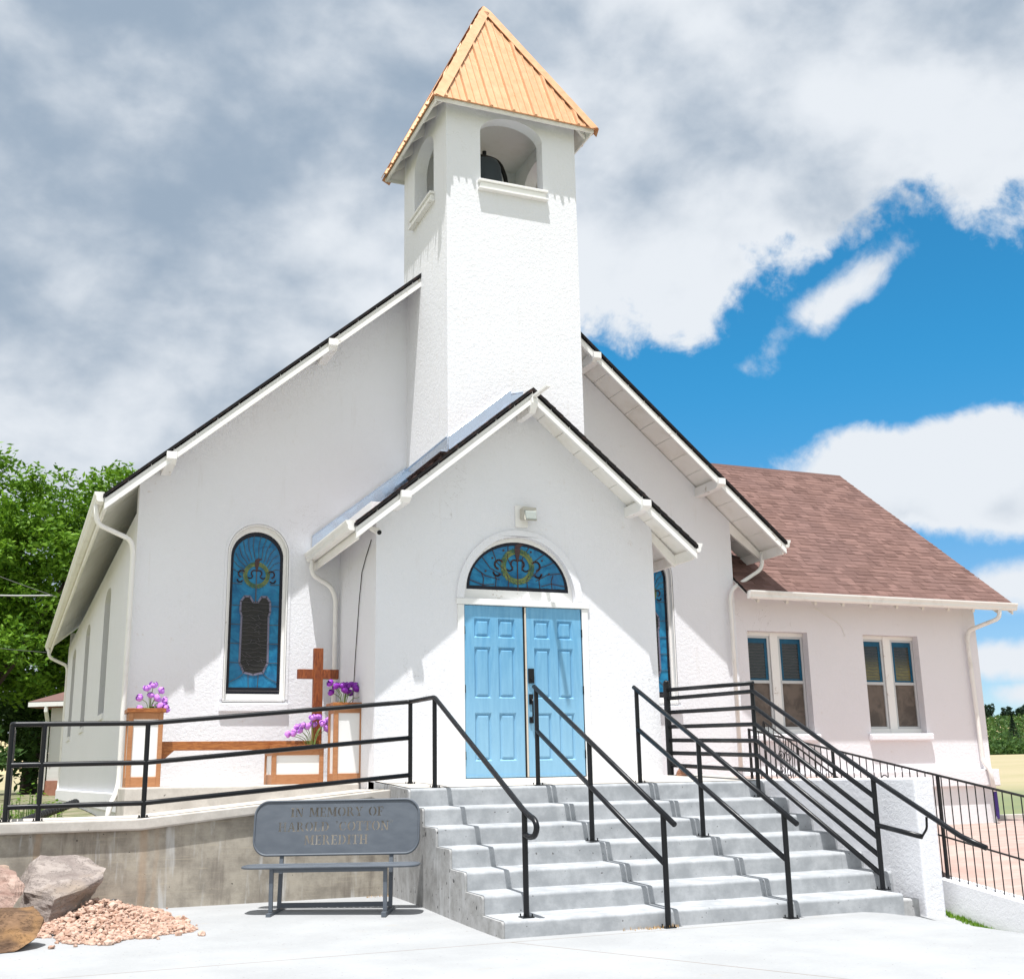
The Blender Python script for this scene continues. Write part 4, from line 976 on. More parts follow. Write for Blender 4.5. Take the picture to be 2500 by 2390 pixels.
# ================================================================ PLANTERS, CROSS, FLOWERS
def planter(label, x0, x1, y0, y1, z0, z1, group='white panelled planters with brown frames by the church wall'):
    t = thing('planter', label, 'planter', group)
    box(x0 + .02, x1 - .02, y0 + .02, y1 - .02, z0 + .02, z1 - .03).build('panel', M_panel, t)
    w = .055; f = MB()
    for (a, b) in ((x0, x0 + w), (x1 - w, x1)):
        for (c, d) in ((y0, y0 + w), (y1 - w, y1)): f.box(a, b, c, d, z0, z1 - .05)
    f.box(x0 + w, x1 - w, y0 + .003, y0 + .03, z0, z0 + .12); f.box(x0 + w, x1 - w, y0 + .003, y0 + .03, z1 - .13, z1 - .05)
    f.box(x0 + .003, x0 + .03, y0 + w, y1 - w, z0, z0 + .12); f.box(x0 + .003, x0 + .03, y0 + w, y1 - w, z1 - .13, z1 - .05)
    f.build('frame', M_frame, t, bev=.004)
    r = MB(); r.prism(rect(x0 - .025, x1 + .025, y0 - .025, y1 + .025), z1 - .05, z1, 2, [rect(x0 + .06, x1 - .06, y0 + .06, y1 - .06)]); r.build('rim', M_cedar, t, bev=.004)
    box(x0 + .04, x1 - .04, y0 + .04, y1 - .04, z1 - .10, z1 - .06).build('soil', mat('soil', (.04, .03, .02), .95), t)
    return t
planter('tall white planter with brown frame at the left corner of the church', 1.15, 1.555, 15.0, 15.42, 1.313, 2.25)
planter('low white planter with brown frame under the wooden cross', 2.90, 3.56, 14.98, 15.5, 1.313, 1.80)
planter('tall white planter with brown frame beside the porch wall', 3.60, 4.02, 14.86, 15.3, 1.313, 2.32) if False else planter('tall white planter with brown frame beside the porch wall', 3.60, 3.99, 14.62, 14.95, 1.313, 2.31)
cr = thing('wooden_cross', 'dark red-brown wooden cross standing in the low planter', 'cross')
box(3.475, 3.60, 15.28, 15.36, 1.5, 3.065).build('upright', M_cross, cr, bev=.006)
box(3.265, 3.475, 15.283, 15.357, 2.66, 2.785).build('arm', M_cross, cr, bev=.006); box(3.60, 3.815, 15.283, 15.357, 2.66, 2.785).build('arm', M_cross, cr, bev=.006)
be = MB().box(1.56, 3.57, 15.16, 15.25, 1.745, 1.855); bo = be.build('wooden_beam', M_cedar, bev=.004)
tag(bo, 'long brown cedar beam spanning between the tall left planter and the low planter', 'beam')
MB().prism([(1.56, 1.60), (1.565, 1.744), (1.72, 1.744)], 15.17, 15.24, 1).build('bracket', M_cedar, bo)
def bouquet(label, c, heads, lean, m, seed, leaves=9):
    t = thing('flower_bouquet', label, 'flowers', 'artificial purple flowers in the planters'); rnd = random.Random(seed); c = Vector(c)
    st = MB(); lf = MB()
    for k, (dx, dz) in enumerate(heads):
        dy = rnd.uniform(-.08, .08); p = c + Vector((dx, dy, dz)); q = c + Vector((dx * .15, dy * .3, 0)); md = q.lerp(p, .55) + Vector((-dx * .2, 0, .03))
        pts = [q, md, p]; st.tube(fillet(pts, .1), .0045, 5)
        d = (p - md).normalized(); b = MB(); a0 = rnd.uniform(0, 6)
        sd = d.cross(Vector((0, 1, 0))).normalized(); sd2 = d.cross(sd)
        for j in range(6):
            a = a0 + j * pi / 3; o = sd * cos(a) + sd2 * sin(a); tt = sd * -sin(a) + sd2 * cos(a); r = .039 * rnd.uniform(.8, 1.2)
            L = r * 1.9
            prof = [(0, .1, .3), (.25, .9, .9), (.6, 1.12, 1.0), (.85, .85, .75), (1., .5, .2)]
            vs = []
            for h_, ro, ww in prof: vs += [p + d * (h_ * L) + o * (r * ro) - tt * (r * .62 * ww), p + d * (h_ * L * 1.03) + o * (r * ro * 1.12), p + d * (h_ * L) + o * (r * ro) + tt * (r * .62 * ww)]
            b.add(vs, [(i * 3 + u, i * 3 + u + 1, i * 3 + u + 4, i * 3 + u + 3) for i in range(4) for u in (0, 1)])
        b.build('blossom', m, t, smooth=True, recalc=False)
    for k in range(leaves):
        a = rnd.uniform(0, 2 * pi); L = rnd.uniform(.12, .2); o = Vector((cos(a), sin(a) * .6, 0)); tt = Vector((-sin(a), cos(a), 0)); w_ = .022; vs = []
        up = rnd.uniform(.25, 1.)
        for i in range(6):
            s_ = i / 5; q = c + o * (L * s_) + Vector((0, 0, up * L * s_ * (1.25 - s_))); ww = w_ * sin(pi * min(1, s_ + .12)) ; vs += [q - tt * ww, q + tt * ww]
        lf.add(vs, [(i * 2, i * 2 + 1, i * 2 + 3, i * 2 + 2) for i in range(5)])
    st.build('stems', M_stem, t); lf.build('leaves', M_stem, t, recalc=False)
H1 = [(-.10, .14), (-.04, .24), (.02, .28), (-.0, .16), (.10, .22), (-.07, .04), (.03, .05), (.08, .06), (.13, .09), (.15, .04), (.14, .12), (.05, .13)]
bouquet('small lilac tulip bunch on the tall planter at the left church corner', (1.40, 15.15, 2.22), H1, 0, M_pet, 1)
H2 = [(-.26, .16), (-.20, .17), (-.16, .24), (-.11, .26), (-.05, .23), (.02, .26), (.0, .34), (.08, .36), (.14, .28), (.18, .32), (.16, .22), (-.12, .20), (.1, .27)]
bouquet('light purple flower bunch in the low planter in front of the cross', (3.42, 15.06, 1.76), H2, 0, M_pet, 2, 11)
H3 = [(-.17, .26), (-.10, .22), (-.13, .16), (-.03, .22), (.03, .22), (.09, .25), (.12, .20), (.06, .15), (.0, .16), (.23, .12), (.14, .23)]
bouquet('dark purple tulip bunch on the tall planter beside the porch', (3.76, 14.76, 2.27), H3, 0, M_pet2, 3)
bmr = bmesh.new()
def rock(name, label, pts, m, cat='boulder', sub=2, amp=.05, seed=1, group=None, scale_noise=3.):
    """convex hull of given points, subdivided and roughened"""
    from mathutils import noise
    bm = bmesh.new(); [bm.verts.new(p) for p in pts]; r = bmesh.ops.convex_hull(bm, input=bm.verts)
    bmesh.ops.delete(bm, geom=[v for v in bm.verts if not v.link_faces], context='VERTS')
    bmesh.ops.subdivide_edges(bm, edges=bm.edges, cuts=4, use_grid_fill=True); bmesh.ops.triangulate(bm, faces=bm.faces)
    bmesh.ops.subdivide_edges(bm, edges=bm.edges, cuts=1, use_grid_fill=True)
    bmesh.ops.smooth_vert(bm, verts=bm.verts, factor=.12, use_axis_x=True, use_axis_y=True, use_axis_z=True)
    bm.normal_update(); size = (Vector(pts[0]) - Vector(pts[-1])).length
    for v in bm.verts:
        p = v.co * scale_noise + Vector((seed * 7.3, 0, 0)); q = Vector((p.x, p.y, p.z * 2.2))
        n = noise.fractal(q, 1., 2., 5); st = abs(noise.noise(q * 1.7)) 
        v.co += v.normal * (amp * n - amp * .8 * st)
    me = bpy.data.meshes.new(name); bm.to_mesh(me); bm.free(); me.materials.append(m)
    o = bpy.data.objects.new(name, me); S.collection.objects.link(o); return tag(o, label, cat, group)
GB = 'boulders beside the gravel heap at the lower left'
rock('boulder', 'large pale grey-pink boulder with a slanting top beside the gravel, against the ramp wall',
     [(.22, 12.45, .70), (.10, 12.2, .40), (.62, 12.75, .66), (.84, 12.55, .56), (.80, 12.3, .50), (.70, 12.35, .24), (.30, 12.0, .06), (.10, 12.3, .1), (.45, 12.8, .1), (.05, 12.75, .5), (.36, 11.98, .34), (.62, 12.15, .40)], M_rk1, amp=.032, seed=1, scale_noise=2.2, group=GB)
rock('boulder', 'upright pink boulder leaning at the left frame edge', [(-.4, 11.95, .45), (-.3, 12.2, .72), (.02, 12.05, .60), (.10, 11.95, .47), (.0, 11.7, .25), (-.12, 11.75, .1), (-.5, 11.7, .1), (-.2, 12.3, .1), (-.05, 12.2, .3)], M_rk2, amp=.04, seed=2, group=GB)
rock('boulder', 'orange-brown jagged boulder in front of the others', [(-.45, 11.2, .32), (-.1, 11.45, .30), (.19, 11.35, .37), (.25, 11.2, .26), (.22, 11.05, .12), (.05, 10.95, .03), (-.3, 10.9, .02), (-.5, 11.0, .1), (-.2, 11.5, .04), (.2, 11.4, .04)], M_rk3, amp=.035, seed=3, scale_noise=2.5, group=GB)
rock('boulder', 'small pink boulder topmost at the left frame edge', [(-.5, 12.6, .3), (-.3, 12.8, .66), (-.06, 12.65, .60), (-.03, 12.55, .5), (-.1, 12.5, .25), (-.4, 12.4, .1), (-.1, 12.9, .1)], M_rk2, amp=.03, seed=5, group=GB)
rock('stone', 'small red-brown stone at the foot of the seven-bar railing post', [(8.02, 13.75, 1.32), (8.18, 13.75, 1.32), (8.04, 13.73, 1.41), (8.13, 13.75, 1.45), (8.19, 13.77, 1.39), (8.06, 13.85, 1.33), (8.16, 13.85, 1.34), (8.12, 13.65, 1.32)], mat('red_stone', rough=.9, fn=rock_fn((.30, .13, .08), (.48, .28, .20), (.40, .20, .10))), 'stone', amp=.012, seed=4, scale_noise=12)
# gravel heap
rnd = random.Random(5); ico = bmesh.new(); bmesh.ops.create_icosphere(ico, subdivisions=1, radius=1); IV = [v.co.copy() for v in ico.verts]; IF = [tuple(v.index for v in f.verts) for f in ico.faces]; ico.free()
mb = MB(); cnt = 0
def heap(x, y):
    u = (x - .78) / .76; v = (y - 12.25) / 1.15; r = sqrt(u * u + v * v + .35 * u * v) + .10 * sin(atan2(v, u) * 5 + 1) + .05 * sin(atan2(v, u) * 13)
    return max(0, 1 - r)
while cnt < 4600:
    x, y = rnd.uniform(-.1, 1.75), rnd.uniform(11.0, 13.3); q = heap(x, y)
    if q <= 0 and rnd.random() > .012 * math.exp(-4 * max(0, abs((x - .82) / .8) - .8)) or (q <= 0 and abs(x - .9) > .9): continue
    h_ = gz(x, y) + .26 * q ** 1.1 * (.6 + .4 * (1 - (x - .0) / 1.7)) * rnd.uniform(.75, 1.0)
    s_ = rnd.uniform(.012, .028) * (1.5 if rnd.random() < .12 else 1); e = Vector((rnd.uniform(.6, 1.5), rnd.uniform(.6, 1.4), rnd.uniform(.5, 1.))) * s_
    R3 = Matrix.Rotation(rnd.uniform(0, 6), 3, 'Z') @ Matrix.Rotation(rnd.uniform(-.6, .6), 3, 'X')
    c = Vector((x, y, h_ + s_ * .3)); mb.add([c + R3 @ Vector((v.x * e.x * rnd.uniform(.75, 1.2), v.y * e.y * rnd.uniform(.75, 1.2), v.z * e.z * rnd.uniform(.75, 1.2))) for v in IV], IF, max(0, min(1, rnd.gauss(.5, .3)))); cnt += 1
tag(mb.build('gravel', M_grav, recalc=False), 'heap of small pink crushed stones spilling onto the pavement beside the boulders', 'gravel', kind='stuff')
from mathutils import noise as mnoise
def crumple(x0, x1, y0, y1, z, amp, seed):
    g_ = grid(lambda x, y: z + amp * (mnoise.noise(Vector((x * 9 + seed, y * 9, seed))) + .5 * mnoise.noise(Vector((x * 22, y * 22, seed)))), fr(x0, x1, 16), fr(y0, y1, 12)); return g_
g_ = crumple(.56, 1.02, 12.55, 12.95, .17, .12, 2)
tag(g_.build('plastic_sheet', M_corr), 'crumpled black plastic sheet poking out between boulder and gravel', 'plastic sheet')

# ================================================================ MEMORIAL BENCH
GL = {}
def _r(a, b, c, d): return [(a, b), (c, b), (c, d), (a, d)]
def ring(cx, rx, t, a0, a1, n=9, ry=.5, tz=.07):
    return [(cx + rx * cos(a), .5 + ry * sin(a)) for a in fr(a0, a1, n)] + [(cx + (rx - t) * cos(a), .5 + (ry - tz) * sin(a)) for a in fr(a1, a0, n)]
sf = lambda x, w_, z=0: _r(x, z, x + w_, z + .08)
GL['I'] = (.38, [_r(.09, .0, .29, 1), sf(0, .38), sf(0, .38, .92)])
GL['N'] = (.86, [_r(.10, 0, .18, 1), [(.0, 1), (.26, 1), (.76, 0), (.60, 0), (.14, .88)], _r(.68, .1, .76, 1), sf(0, .28), sf(.58, .28, .92)])
GL['M'] = (1.04, [_r(.08, 0, .16, 1), [(.05, 1), (.32, 1), (.55, .28), (.49, .05)], [(.56, .1), (.78, 1), (.84, 1), (.84, .8), (.58, .02)], _r(.77, 0, .95, 1), sf(0, .24), sf(.68, .36), sf(.72, .32, .92)])
GL['E'] = (.66, [_r(.08, 0, .26, 1), _r(.30, .92, .62, 1), _r(.30, 0, .62, .08), _r(.30, .46, .48, .54), _r(.56, .72, .62, .92), _r(.56, .08, .62, .3), _r(.46, .36, .50, .64), sf(0, .1), sf(0, .1, .92)])
GL['O'] = (.84, [ring(.40, .40, .18, pi * .56, pi * 1.44), ring(.44, .40, .18, -pi * .44, pi * .44)])
GL['R'] = (.82, [_r(.08, 0, .26, 1), [(.32 + .30 * cos(a) * 1., .74 + .26 * sin(a)) for a in fr(-pi / 2, pi / 2, 8)] + [(.32 + .14 * cos(a), .74 + .19 * sin(a)) for a in fr(pi / 2, -pi / 2, 8)], [(.36, .44), (.52, .46), (.80, .02), (.80, 0), (.60, 0)], sf(0, .34), sf(0, .1, .92)])
GL['Y'] = (.80, [[(.0, 1), (.24, 1), (.42, .58), (.34, .42)], [(.46, .56), (.62, 1), (.72, 1), (.50, .50)], _r(.32, 0, .49, .38), sf(.22, .37), sf(.54, .26, .92)])
GL['F'] = (.62, [_r(.08, 0, .26, 1), _r(.30, .92, .60, 1), _r(.30, .46, .46, .54), _r(.54, .70, .60, .92), _r(.44, .36, .48, .64), sf(0, .36), sf(0, .1, .92)])
GL['H'] = (.88, [_r(.08, 0, .26, 1), _r(.60, 0, .78, 1), _r(.30, .46, .56, .54), sf(0, .34), sf(0, .34, .92), sf(.52, .34), sf(.52, .34, .92)])
GL['A'] = (.84, [[(.08, 0), (.16, 0), (.40, .9), (.36, 1)], [(.42, 1), (.48, 1), (.80, 0), (.58, 0), (.40, .82)], _r(.26, .30, .50, .38), sf(0, .26), sf(.50, .36)])
GL['L'] = (.66, [_r(.08, 0, .26, 1), _r(.30, 0, .62, .08), _r(.56, .08, .62, .32), sf(0, .1), sf(0, .34, .92)])
GL['D'] = (.84, [_r(.08, 0, .26, 1), ring(.36, .44, .18, -pi * .46, pi * .46), sf(0, .3), sf(0, .3, .92)])
GL['C'] = (.78, [ring(.40, .40, .18, pi * .56, pi * 1.44), ring(.42, .32, .08, pi * .16, pi * .44), ring(.42, .32, .08, -pi * .44, -pi * .16), _r(.64, .62, .70, .92)])
GL['T'] = (.72, [_r(.27, 0, .45, 1), _r(.0, .92, .23, 1), _r(.49, .92, .72, 1), _r(.0, .70, .06, .92), _r(.66, .70, .72, .92), sf(.16, .40)])
GL['"'] = (.34, [[(.06, 1.05), (.14, 1.05), (.20, .78), (.16, .78)], [(.20, 1.05), (.28, 1.05), (.33, .78), (.29, .78)]])
GL['q'] = (.34, [[(.10, 1.05), (.18, 1.05), (.08, .78), (.04, .78)], [(.26, 1.05), (.34, 1.05), (.22, .78), (.18, .78)]])
GL[' '] = (.42, [])
def line_w(s, k): return sum((GL[c][0] + .10) * k for c in s) - .10 * k
BM = Matrix.Translation((2.86, 11.80, gz(2.9, 11.8) - .005)) @ Matrix.Rotation(radians(-25.0), 4, 'Z') @ Matrix.Diagonal((.95, 1, 1, 1))     # bench frame: x right, y back
bench = thing('memorial_bench', 'dark blue-grey steel bench with a cut-out memorial inscription in front of the ramp wall', 'bench')
def rrect(x0, x1, z0, z1, r, n=10):
    p = []
    for (cx, cz, a0) in ((x1 - r, z0 + r, -pi / 2), (x1 - r, z1 - r, 0), (x0 + r, z1 - r, pi / 2), (x0 + r, z0 + r, pi)): p += [(cx + r * cos(a), cz + r * sin(a)) for a in fr(a0, a0 + pi / 2, n)]
    return p
BT = BM @ Matrix.Translation((0, .40, 0)) @ Matrix.Rotation(radians(-7), 4, 'X')
plate = MB().prism(rrect(-.915, .895, .565, 1.105, .15), -.004, .004, 1, M=BT).build('backrest', M_bench, bench)
cut = MB(); kx = .104
for s, zc, xc, hh in (('IN MEMORY OF', .945, -.01, .092), ('HAROLD "COTTONq', .80, -.02, .092), ('MEREDITH', .665, -.01, .094)):
    x = xc - line_w(s, kx) / 2
    for c in s:
        for poly in GL[c][1]: cut.prism([(x + px * kx, zc + pz2 * hh) for px, pz2 in poly], -.03, .03, 1, M=BT)
        x += (GL[c][0] + .10) * kx
cuto = cut.build('cutter', M_bench)
md = plate.modifiers.new('b', 'BOOLEAN'); md.operation = 'DIFFERENCE'; md.solver = 'EXACT'; md.use_self = True; md.object = cuto
bpy.context.view_layer.update(); dg = bpy.context.evaluated_depsgraph_get(); me = bpy.data.meshes.new_from_object(plate.evaluated_get(dg)); plate.modifiers.clear(); plate.data = me
bpy.data.objects.remove(cuto)
rp_ = rrect(-.915, .895, .565, 1.105, .15)
MB().tube([BT @ Vector((x, -.005, z)) for x, z in rp_], .012, 8, closed=True).build('backrest_rim', M_bench, bench, smooth=True)
ss = MB().prism(rrect(-.93, .93, .02, .40, .13), .462, .478, 2, M=BM); ss.tube([BM @ Vector((x, y, .47)) for x, y in rrect(-.93, .93, .02, .40, .13)], .014, 8, closed=True)
ss.build('seat', M_bench, bench)
for sx in (-.60, .60):
    a, b = sx - .02, sx + .02
    lm = MB().box(a, b, .05, .085, .05, .46, M=BM); lm.build('leg', M_bench, bench)
    lm = MB().prism([(.40, .05), (.435, .05), (.485, .47), (.54, .75), (.51, .75), (.45, .47)], a, b, 0, M=BM); lm.build('leg', M_bench, bench)
    MB().box(a - .005, b + .005, -.03, .56, .0, .045, M=BM).build('foot', M_bench, bench, bev=.003)
MB().box(-.58, .58, .40, .43, .055, .10, M=BM).build('crossbar', M_bench, bench); MB().box(-.58, .58, .06, .085, .42, .455, M=BM).build('crossbar', M_bench, bench)

# ================================================================ LEFT: HOUSE, TREES, WIRES, WEEDS
hs_ = thing('house', 'small white house with a low brown shingled roof behind the church, under the trees', 'house')
HM = Matrix.Translation((4.35, 44.2, 0)) @ Matrix.Rotation(radians(-32), 4, 'Z')
M_sid = mat('white_siding', rough=.8, fn=lambda t, g, b: {'Base Color': (.74, .73, .72), 'Normal': t.bump(t.math('FRACT', t.math('MULTIPLY', t.vmath('DOT_PRODUCT', g, (0, 0, 1)), 6.)), .6, .02)})
MB().box(-2.6, 3, -2.6, 3, .9, 3.95, M=HM).build('wall', M_sid, hs_); MB().box(-2.64, 3.04, -2.64, 3.04, .7, 1.5, M=HM).build('foundation', mat('red_brick', rough=.9, fn=lambda t, g, b: {'Base Color': t.mix(t.noise(g, 8, 4), (.28, .11, .07), (.42, .22, .16))}), hs_)
c4 = [(-3.15, -3.15), (3.55, -3.15), (3.55, 3.55), (-3.15, 3.55)]
r_ = MB(); r_.add([HM @ Vector((x, y, 4.12)) for x, y in c4] + [HM @ Vector((.2, .2, 5.6))], [(0, 1, 4), (1, 2, 4), (2, 3, 4), (3, 0, 4)], .5)
r_.build('roof', M_shin, hs_)
MB().prism([Vector(p) for p in c4], 3.95, 4.10, 2, M=HM).build('fascia', M_white, hs_); MB().prism([(x * .99, y * .99) for x, y in c4], 3.93, 3.948, 2, M=HM).build('soffit', mat('brown_soffit', (.22, .10, .07), .8), hs_)
MB().tube([HM @ Vector(p) for p in ((-2.5, -3.1, 4.0), (-2.5, -3.1, 3.8), (-2.66, -2.7, 3.5), (-2.66, -2.7, 1.2))], .06, 6).build('downspout', M_white, hs_)
MB().box(1.0, 1.9, -2.63, -2.6, 1.2, 3.2, M=HM).build('door', M_dkg, hs_)

def clump_points(rnd, centers): 
    while True:
        c, r = rnd.choice(centers); yield c, r
def tree(name, label, base, centers, nleaf, lsize, leafm, trunk_r, cat='tree', group=None, seed=1, limbs=9):
    t = thing(name, label, cat, group); rnd = random.Random(seed); base = Vector(base)
    tk = MB(); top = Vector((sum(c[0] for c, r in centers) / len(centers), sum(c[1] for c, r in centers) / len(centers), max(c[2] for c, r in centers)))
    mid = base.lerp(top, .35) + Vector((rnd.uniform(-.4, .4), rnd.uniform(-.4, .4), 0))
    tk.tube([base, base.lerp(mid, .5), mid, mid.lerp(top, .6)], [trunk_r, trunk_r * .8, trunk_r * .65, trunk_r * .2], 8)
    for k in range(limbs):
        c, r = centers[k * len(centers) // limbs]; s_ = base.lerp(mid, rnd.uniform(.55, 1.0)); c = Vector(c)
        m2 = s_.lerp(c, .5) + Vector((0, 0, -.4)); tk.tube([s_, m2, c], [trunk_r * .4, trunk_r * .25, trunk_r * .08], 6)
    tk.build('trunk', M_bark, t)
    tot = sum(r ** 2 for c, r in centers); vs = []; fs = []; cs = []
    for c, r in centers:
        k = int(nleaf * r * r / tot); c = Vector(c)
        subs = []
        for _ in range(max(6, int(r * 9))):     # twigs: leaves gather in small tufts near the shell of each clump
            d = Vector((rnd.gauss(0, 1), rnd.gauss(0, 1), rnd.gauss(0, 1))).normalized(); subs.append(c + d * r * rnd.uniform(.45, 1.05) * Vector((1, 1, .8)).length / 1.62)
        for _ in range(k):
            s_ = rnd.choice(subs); p = s_ + Vector((rnd.gauss(0, 1), rnd.gauss(0, 1), rnd.gauss(0, .75))) * r * .17
            a = Vector((rnd.gauss(0, 1), rnd.gauss(0, 1), rnd.gauss(0, .6) - .2)).normalized(); b = a.cross(Vector((rnd.gauss(0, 1), rnd.gauss(0, 1), rnd.gauss(0, 1)))).normalized()
            L = lsize * rnd.uniform(.6, 1.3); o = len(vs)
            vs += [p - a * L, p + b * L * .42, p + a * L, p - b * L * .42]; fs.append((o, o + 1, o + 2, o + 3)); cs.append(max(0, min(1, rnd.gauss(.45, .25))))
    m_ = MB(); m_.v = [tuple(v) for v in vs]; m_.f = fs; m_.c = cs; m_.build('crown', leafm, t, recalc=False)
    return t
def crown(rnd, c, R, H, n, rmin=.9, rmax=1.9):
    out = []
    for _ in range(n):
        d = Vector((rnd.gauss(0, 1), rnd.gauss(0, 1), rnd.gauss(0, 1))).normalized() * rnd.uniform(.35, 1.) 
        out.append(((c[0] + d.x * R, c[1] + d.y * R, c[2] + d.z * H), rnd.uniform(rmin, rmax)))
    return sorted(out, key=lambda q: q[0][2])
rnd = random.Random(21); GT = 'leafy trees behind the church on the left'
def hull(cs, xs=None): return cs
tree('deciduous_tree', 'tall bright green tree at the left frame edge behind the house', (-2.8, 50, .6), crown(rnd, (-1.5, 50, 8.8), 4.0, 5.9, 66), 52000, .135, M_leaf, .45, group=GT, seed=1)
tree('deciduous_tree', 'bright green tree whose top shows just above the church eave', (3.0, 52, .6), crown(rnd, (3.5, 52, 9.5), 3.4, 5.6, 62), 50000, .135, M_leaf, .40, group=GT, seed=2)
tree('deciduous_tree', 'dark green lower tree filling the gap between the two taller ones', (.3, 58, .6), crown(rnd, (.4, 58, 6.0), 5.0, 5.5, 42, 1.2, 2.2), 26000, .18, M_leaf2, .4, group=GT, seed=3)
tree('shrub', 'dense dark green shrubbery beyond the yard at the left edge', (-3, 40, .7), crown(rnd, (-3.6, 40, 2.2), 3.6, 1.5, 16, .7, 1.2), 9000, .12, M_leaf2, .08, 'shrub', seed=5, limbs=5)
rnd = random.Random(8)
for nm, lb, cx_, cy_, R in (('weed_patch', 'bright green leafy weeds at the corner of the yard beside the church', .12, 18.6, .42),):
    t = thing(nm, lb, 'weeds'); lf = MB(); st = MB()
    for k in range(420):
        a = rnd.uniform(0, 2 * pi); rr = R * sqrt(rnd.random()); x, y = cx_ + cos(a) * rr * 1.15, cy_ + sin(a) * rr; hh = rnd.uniform(.05, .5) * (1.15 - rr / R * .7)
        z0 = lz(x, y); p = Vector((x, y, z0 + hh)); a = rnd.uniform(0, 6.3); o = Vector((cos(a), sin(a), rnd.uniform(-.4, .5))) * rnd.uniform(.05, .10); s_ = Vector((-sin(a), cos(a), 0)) * .025
        lf.add([p, p + o * .5 - s_, p + o, p + o * .5 + s_], [(0, 1, 2, 3)], rnd.random())
        if k % 5 == 0: st.tube([(x, y, z0 - .02), (x, y, z0 + hh)], .005, 4)
    lf.build('leaves', M_leaf, t, recalc=False); st.build('stems', M_stem, t)
dp = MB(); P_ = [Vector((.05, 15.9, .93)), Vector((.35, 16.7, 1.02)), Vector((.72, 17.6, 1.12))]
pts = [P_[0].lerp(P_[2], i / 40) for i in range(41)]; dp.tube(pts, [.055 if i % 2 else .045 for i in range(41)], 10)
tag(dp.build('drain_pipe', M_corr), 'black corrugated plastic drain pipe lying by the left side of the church', 'drain pipe')
for k, (a, b, r, c, lb) in enumerate((((-6, 29, 6.9), (.35, 30.5, 5.9), .020, (.5, .5, .5), 'thick pale twisted cable running to the church eave at the left'),
                                  ((-6, 27, 9.0), (.4, 26, 5.2), .008, (.1, .1, .1), 'thin dark wire sloping steeply to the church eave'),
                                  ((-6, 30, 6.4), (.35, 31.5, 4.6), .008, (.1, .1, .1), 'thin dark wire below the pale twisted cable'))):
    a, b = Vector(a), Vector(b); pts = [a.lerp(b, i / 24) - Vector((0, 0, .5 * sin(pi * i / 24))) for i in range(25)]
    tag(MB().tube(pts, r, 6).build('overhead_wire', mat('wire_' + 'abc'[k], c, .6)), lb, 'wire', 'overhead wires at the left')

# ================================================================ RIGHT: FAR WOOD, HILL TREES
def far_mass(name, label, az0, az1, r0, r1, hh, n, ls, m, cat='wood', kind='stuff', seed=1):
    rnd = random.Random(seed); vs, fs, cs = [], [], []
    for i in range(n):
        a = rnd.uniform(az0, az1); r = rnd.uniform(r0, r1); x, y = r * sin(a), r * cos(a); z0 = hz(r, a)
        cl = (.6 + .4 * mnoise.noise(Vector((a * 90, r * .06, seed)))) + .25 * mnoise.noise(Vector((a * 300, r * .2, 3))); z = z0 + hh * cl * rnd.random() ** .6
        p = Vector((x, y, z)); u = Vector((rnd.gauss(0, 1), rnd.gauss(0, 1), rnd.gauss(0, 1))).normalized(); v = u.cross(Vector((rnd.gauss(0, 1), rnd.gauss(0, 1), rnd.gauss(0, 1)))).normalized(); L = ls * rnd.uniform(.5, 1.4)
        o = len(vs); vs += [p - u * L, p + v * L * .6, p + u * L, p - v * L * .6]; fs.append((o, o + 1, o + 2, o + 3)); cs.append(max(0, min(1, rnd.gauss(.4, .3) + .2 * mnoise.noise(Vector((a * 150, z * .3, 1))))))
    m_ = MB(); m_.v = [tuple(v) for v in vs]; m_.f = fs; m_.c = cs; return tag(m_.build(name, m, recalc=False), label, cat, kind=kind)
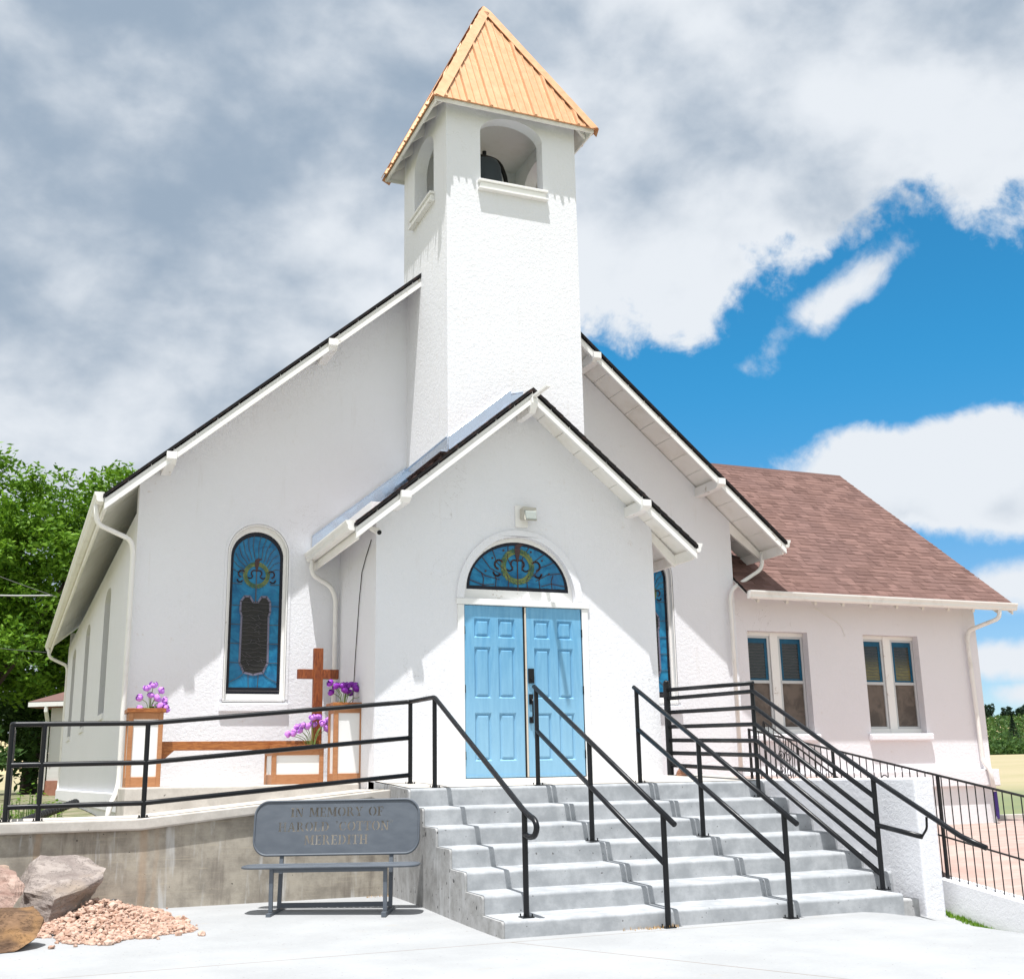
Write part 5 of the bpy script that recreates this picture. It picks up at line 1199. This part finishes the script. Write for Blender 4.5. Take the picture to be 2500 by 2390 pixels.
far_mass('wood', 'belt of mixed green trees along the far edge of the dry field', .74, .92, 362, 410, 4.8, 26000, .5, M_leaf2)
far_mass('scrub', 'green scrub covering the hillside behind the tree belt', .74, .95, 415, 600, 4.2, 20000, .75, M_leaf2, 'scrub', seed=2)
rnd = random.Random(4)
for k, (a, r, hh, kind_) in enumerate(((.762, 470, 9, 'p'), (.793, 455, 10.5, 'p'), (.758, 700, 7.5, 'r'), (.768, 705, 9.5, 'r'), (.776, 700, 9, 'r'), (.792, 700, 6.5, 'r'), (.800, 700, 7, 'r'), (.748, 690, 6, 'r'))):
    x, y = r * sin(a), r * cos(a); z0 = hz(r, a)
    if kind_ == 'p':
        t = thing('pine_tree', ['left pine standing above the hillside scrub beside the annex corner', 'larger pine at the right frame edge above the hillside scrub'][k], 'pine tree'); m_ = MB()
        for i in range(900):
            f = rnd.random() ** .7; rr = (1 - f) * hh * .32 * rnd.uniform(.5, 1); b_ = rnd.uniform(0, 6.3); p = Vector((x + cos(b_) * rr, y + sin(b_) * rr, z0 + hh * (.12 + .88 * f))); u = Vector((cos(b_), sin(b_), -.25)) * .55; v = Vector((-sin(b_), cos(b_), 0)) * .22
            m_.add([p - u, p + v, p + u, p - v], [(0, 1, 2, 3)], rnd.random())
        m_.build('crown', M_pine, t, recalc=False); MB().tube([(x, y, z0), (x, y, z0 + hh * .9)], [.25, .05], 6).build('trunk', M_bark, t)
    else:
        far = tree('hill_tree', ['a', 'b', 'small round dark tree on the hill skyline, second from the annex', 'tallest dark tree on the hill skyline', 'broad dark tree right of the tallest one on the skyline', 'low dark tree on the skyline near the frame edge', 'low dark tree on the skyline at the frame edge', 'greener tree on the skyline closest to the annex wall'][k],
             (x, y, z0 - 1), [((x + rnd.gauss(0, hh * .25), y, z0 + hh * rnd.uniform(.1, .72)), hh * .26) for _ in range(10)], 1500, .7, M_pine if k < 7 else M_leaf2, .3, group='dark trees along the far hill skyline', seed=k, limbs=3)
tag(church, 'white stucco church with bell tower, blue double door and shingled side wing', 'church')
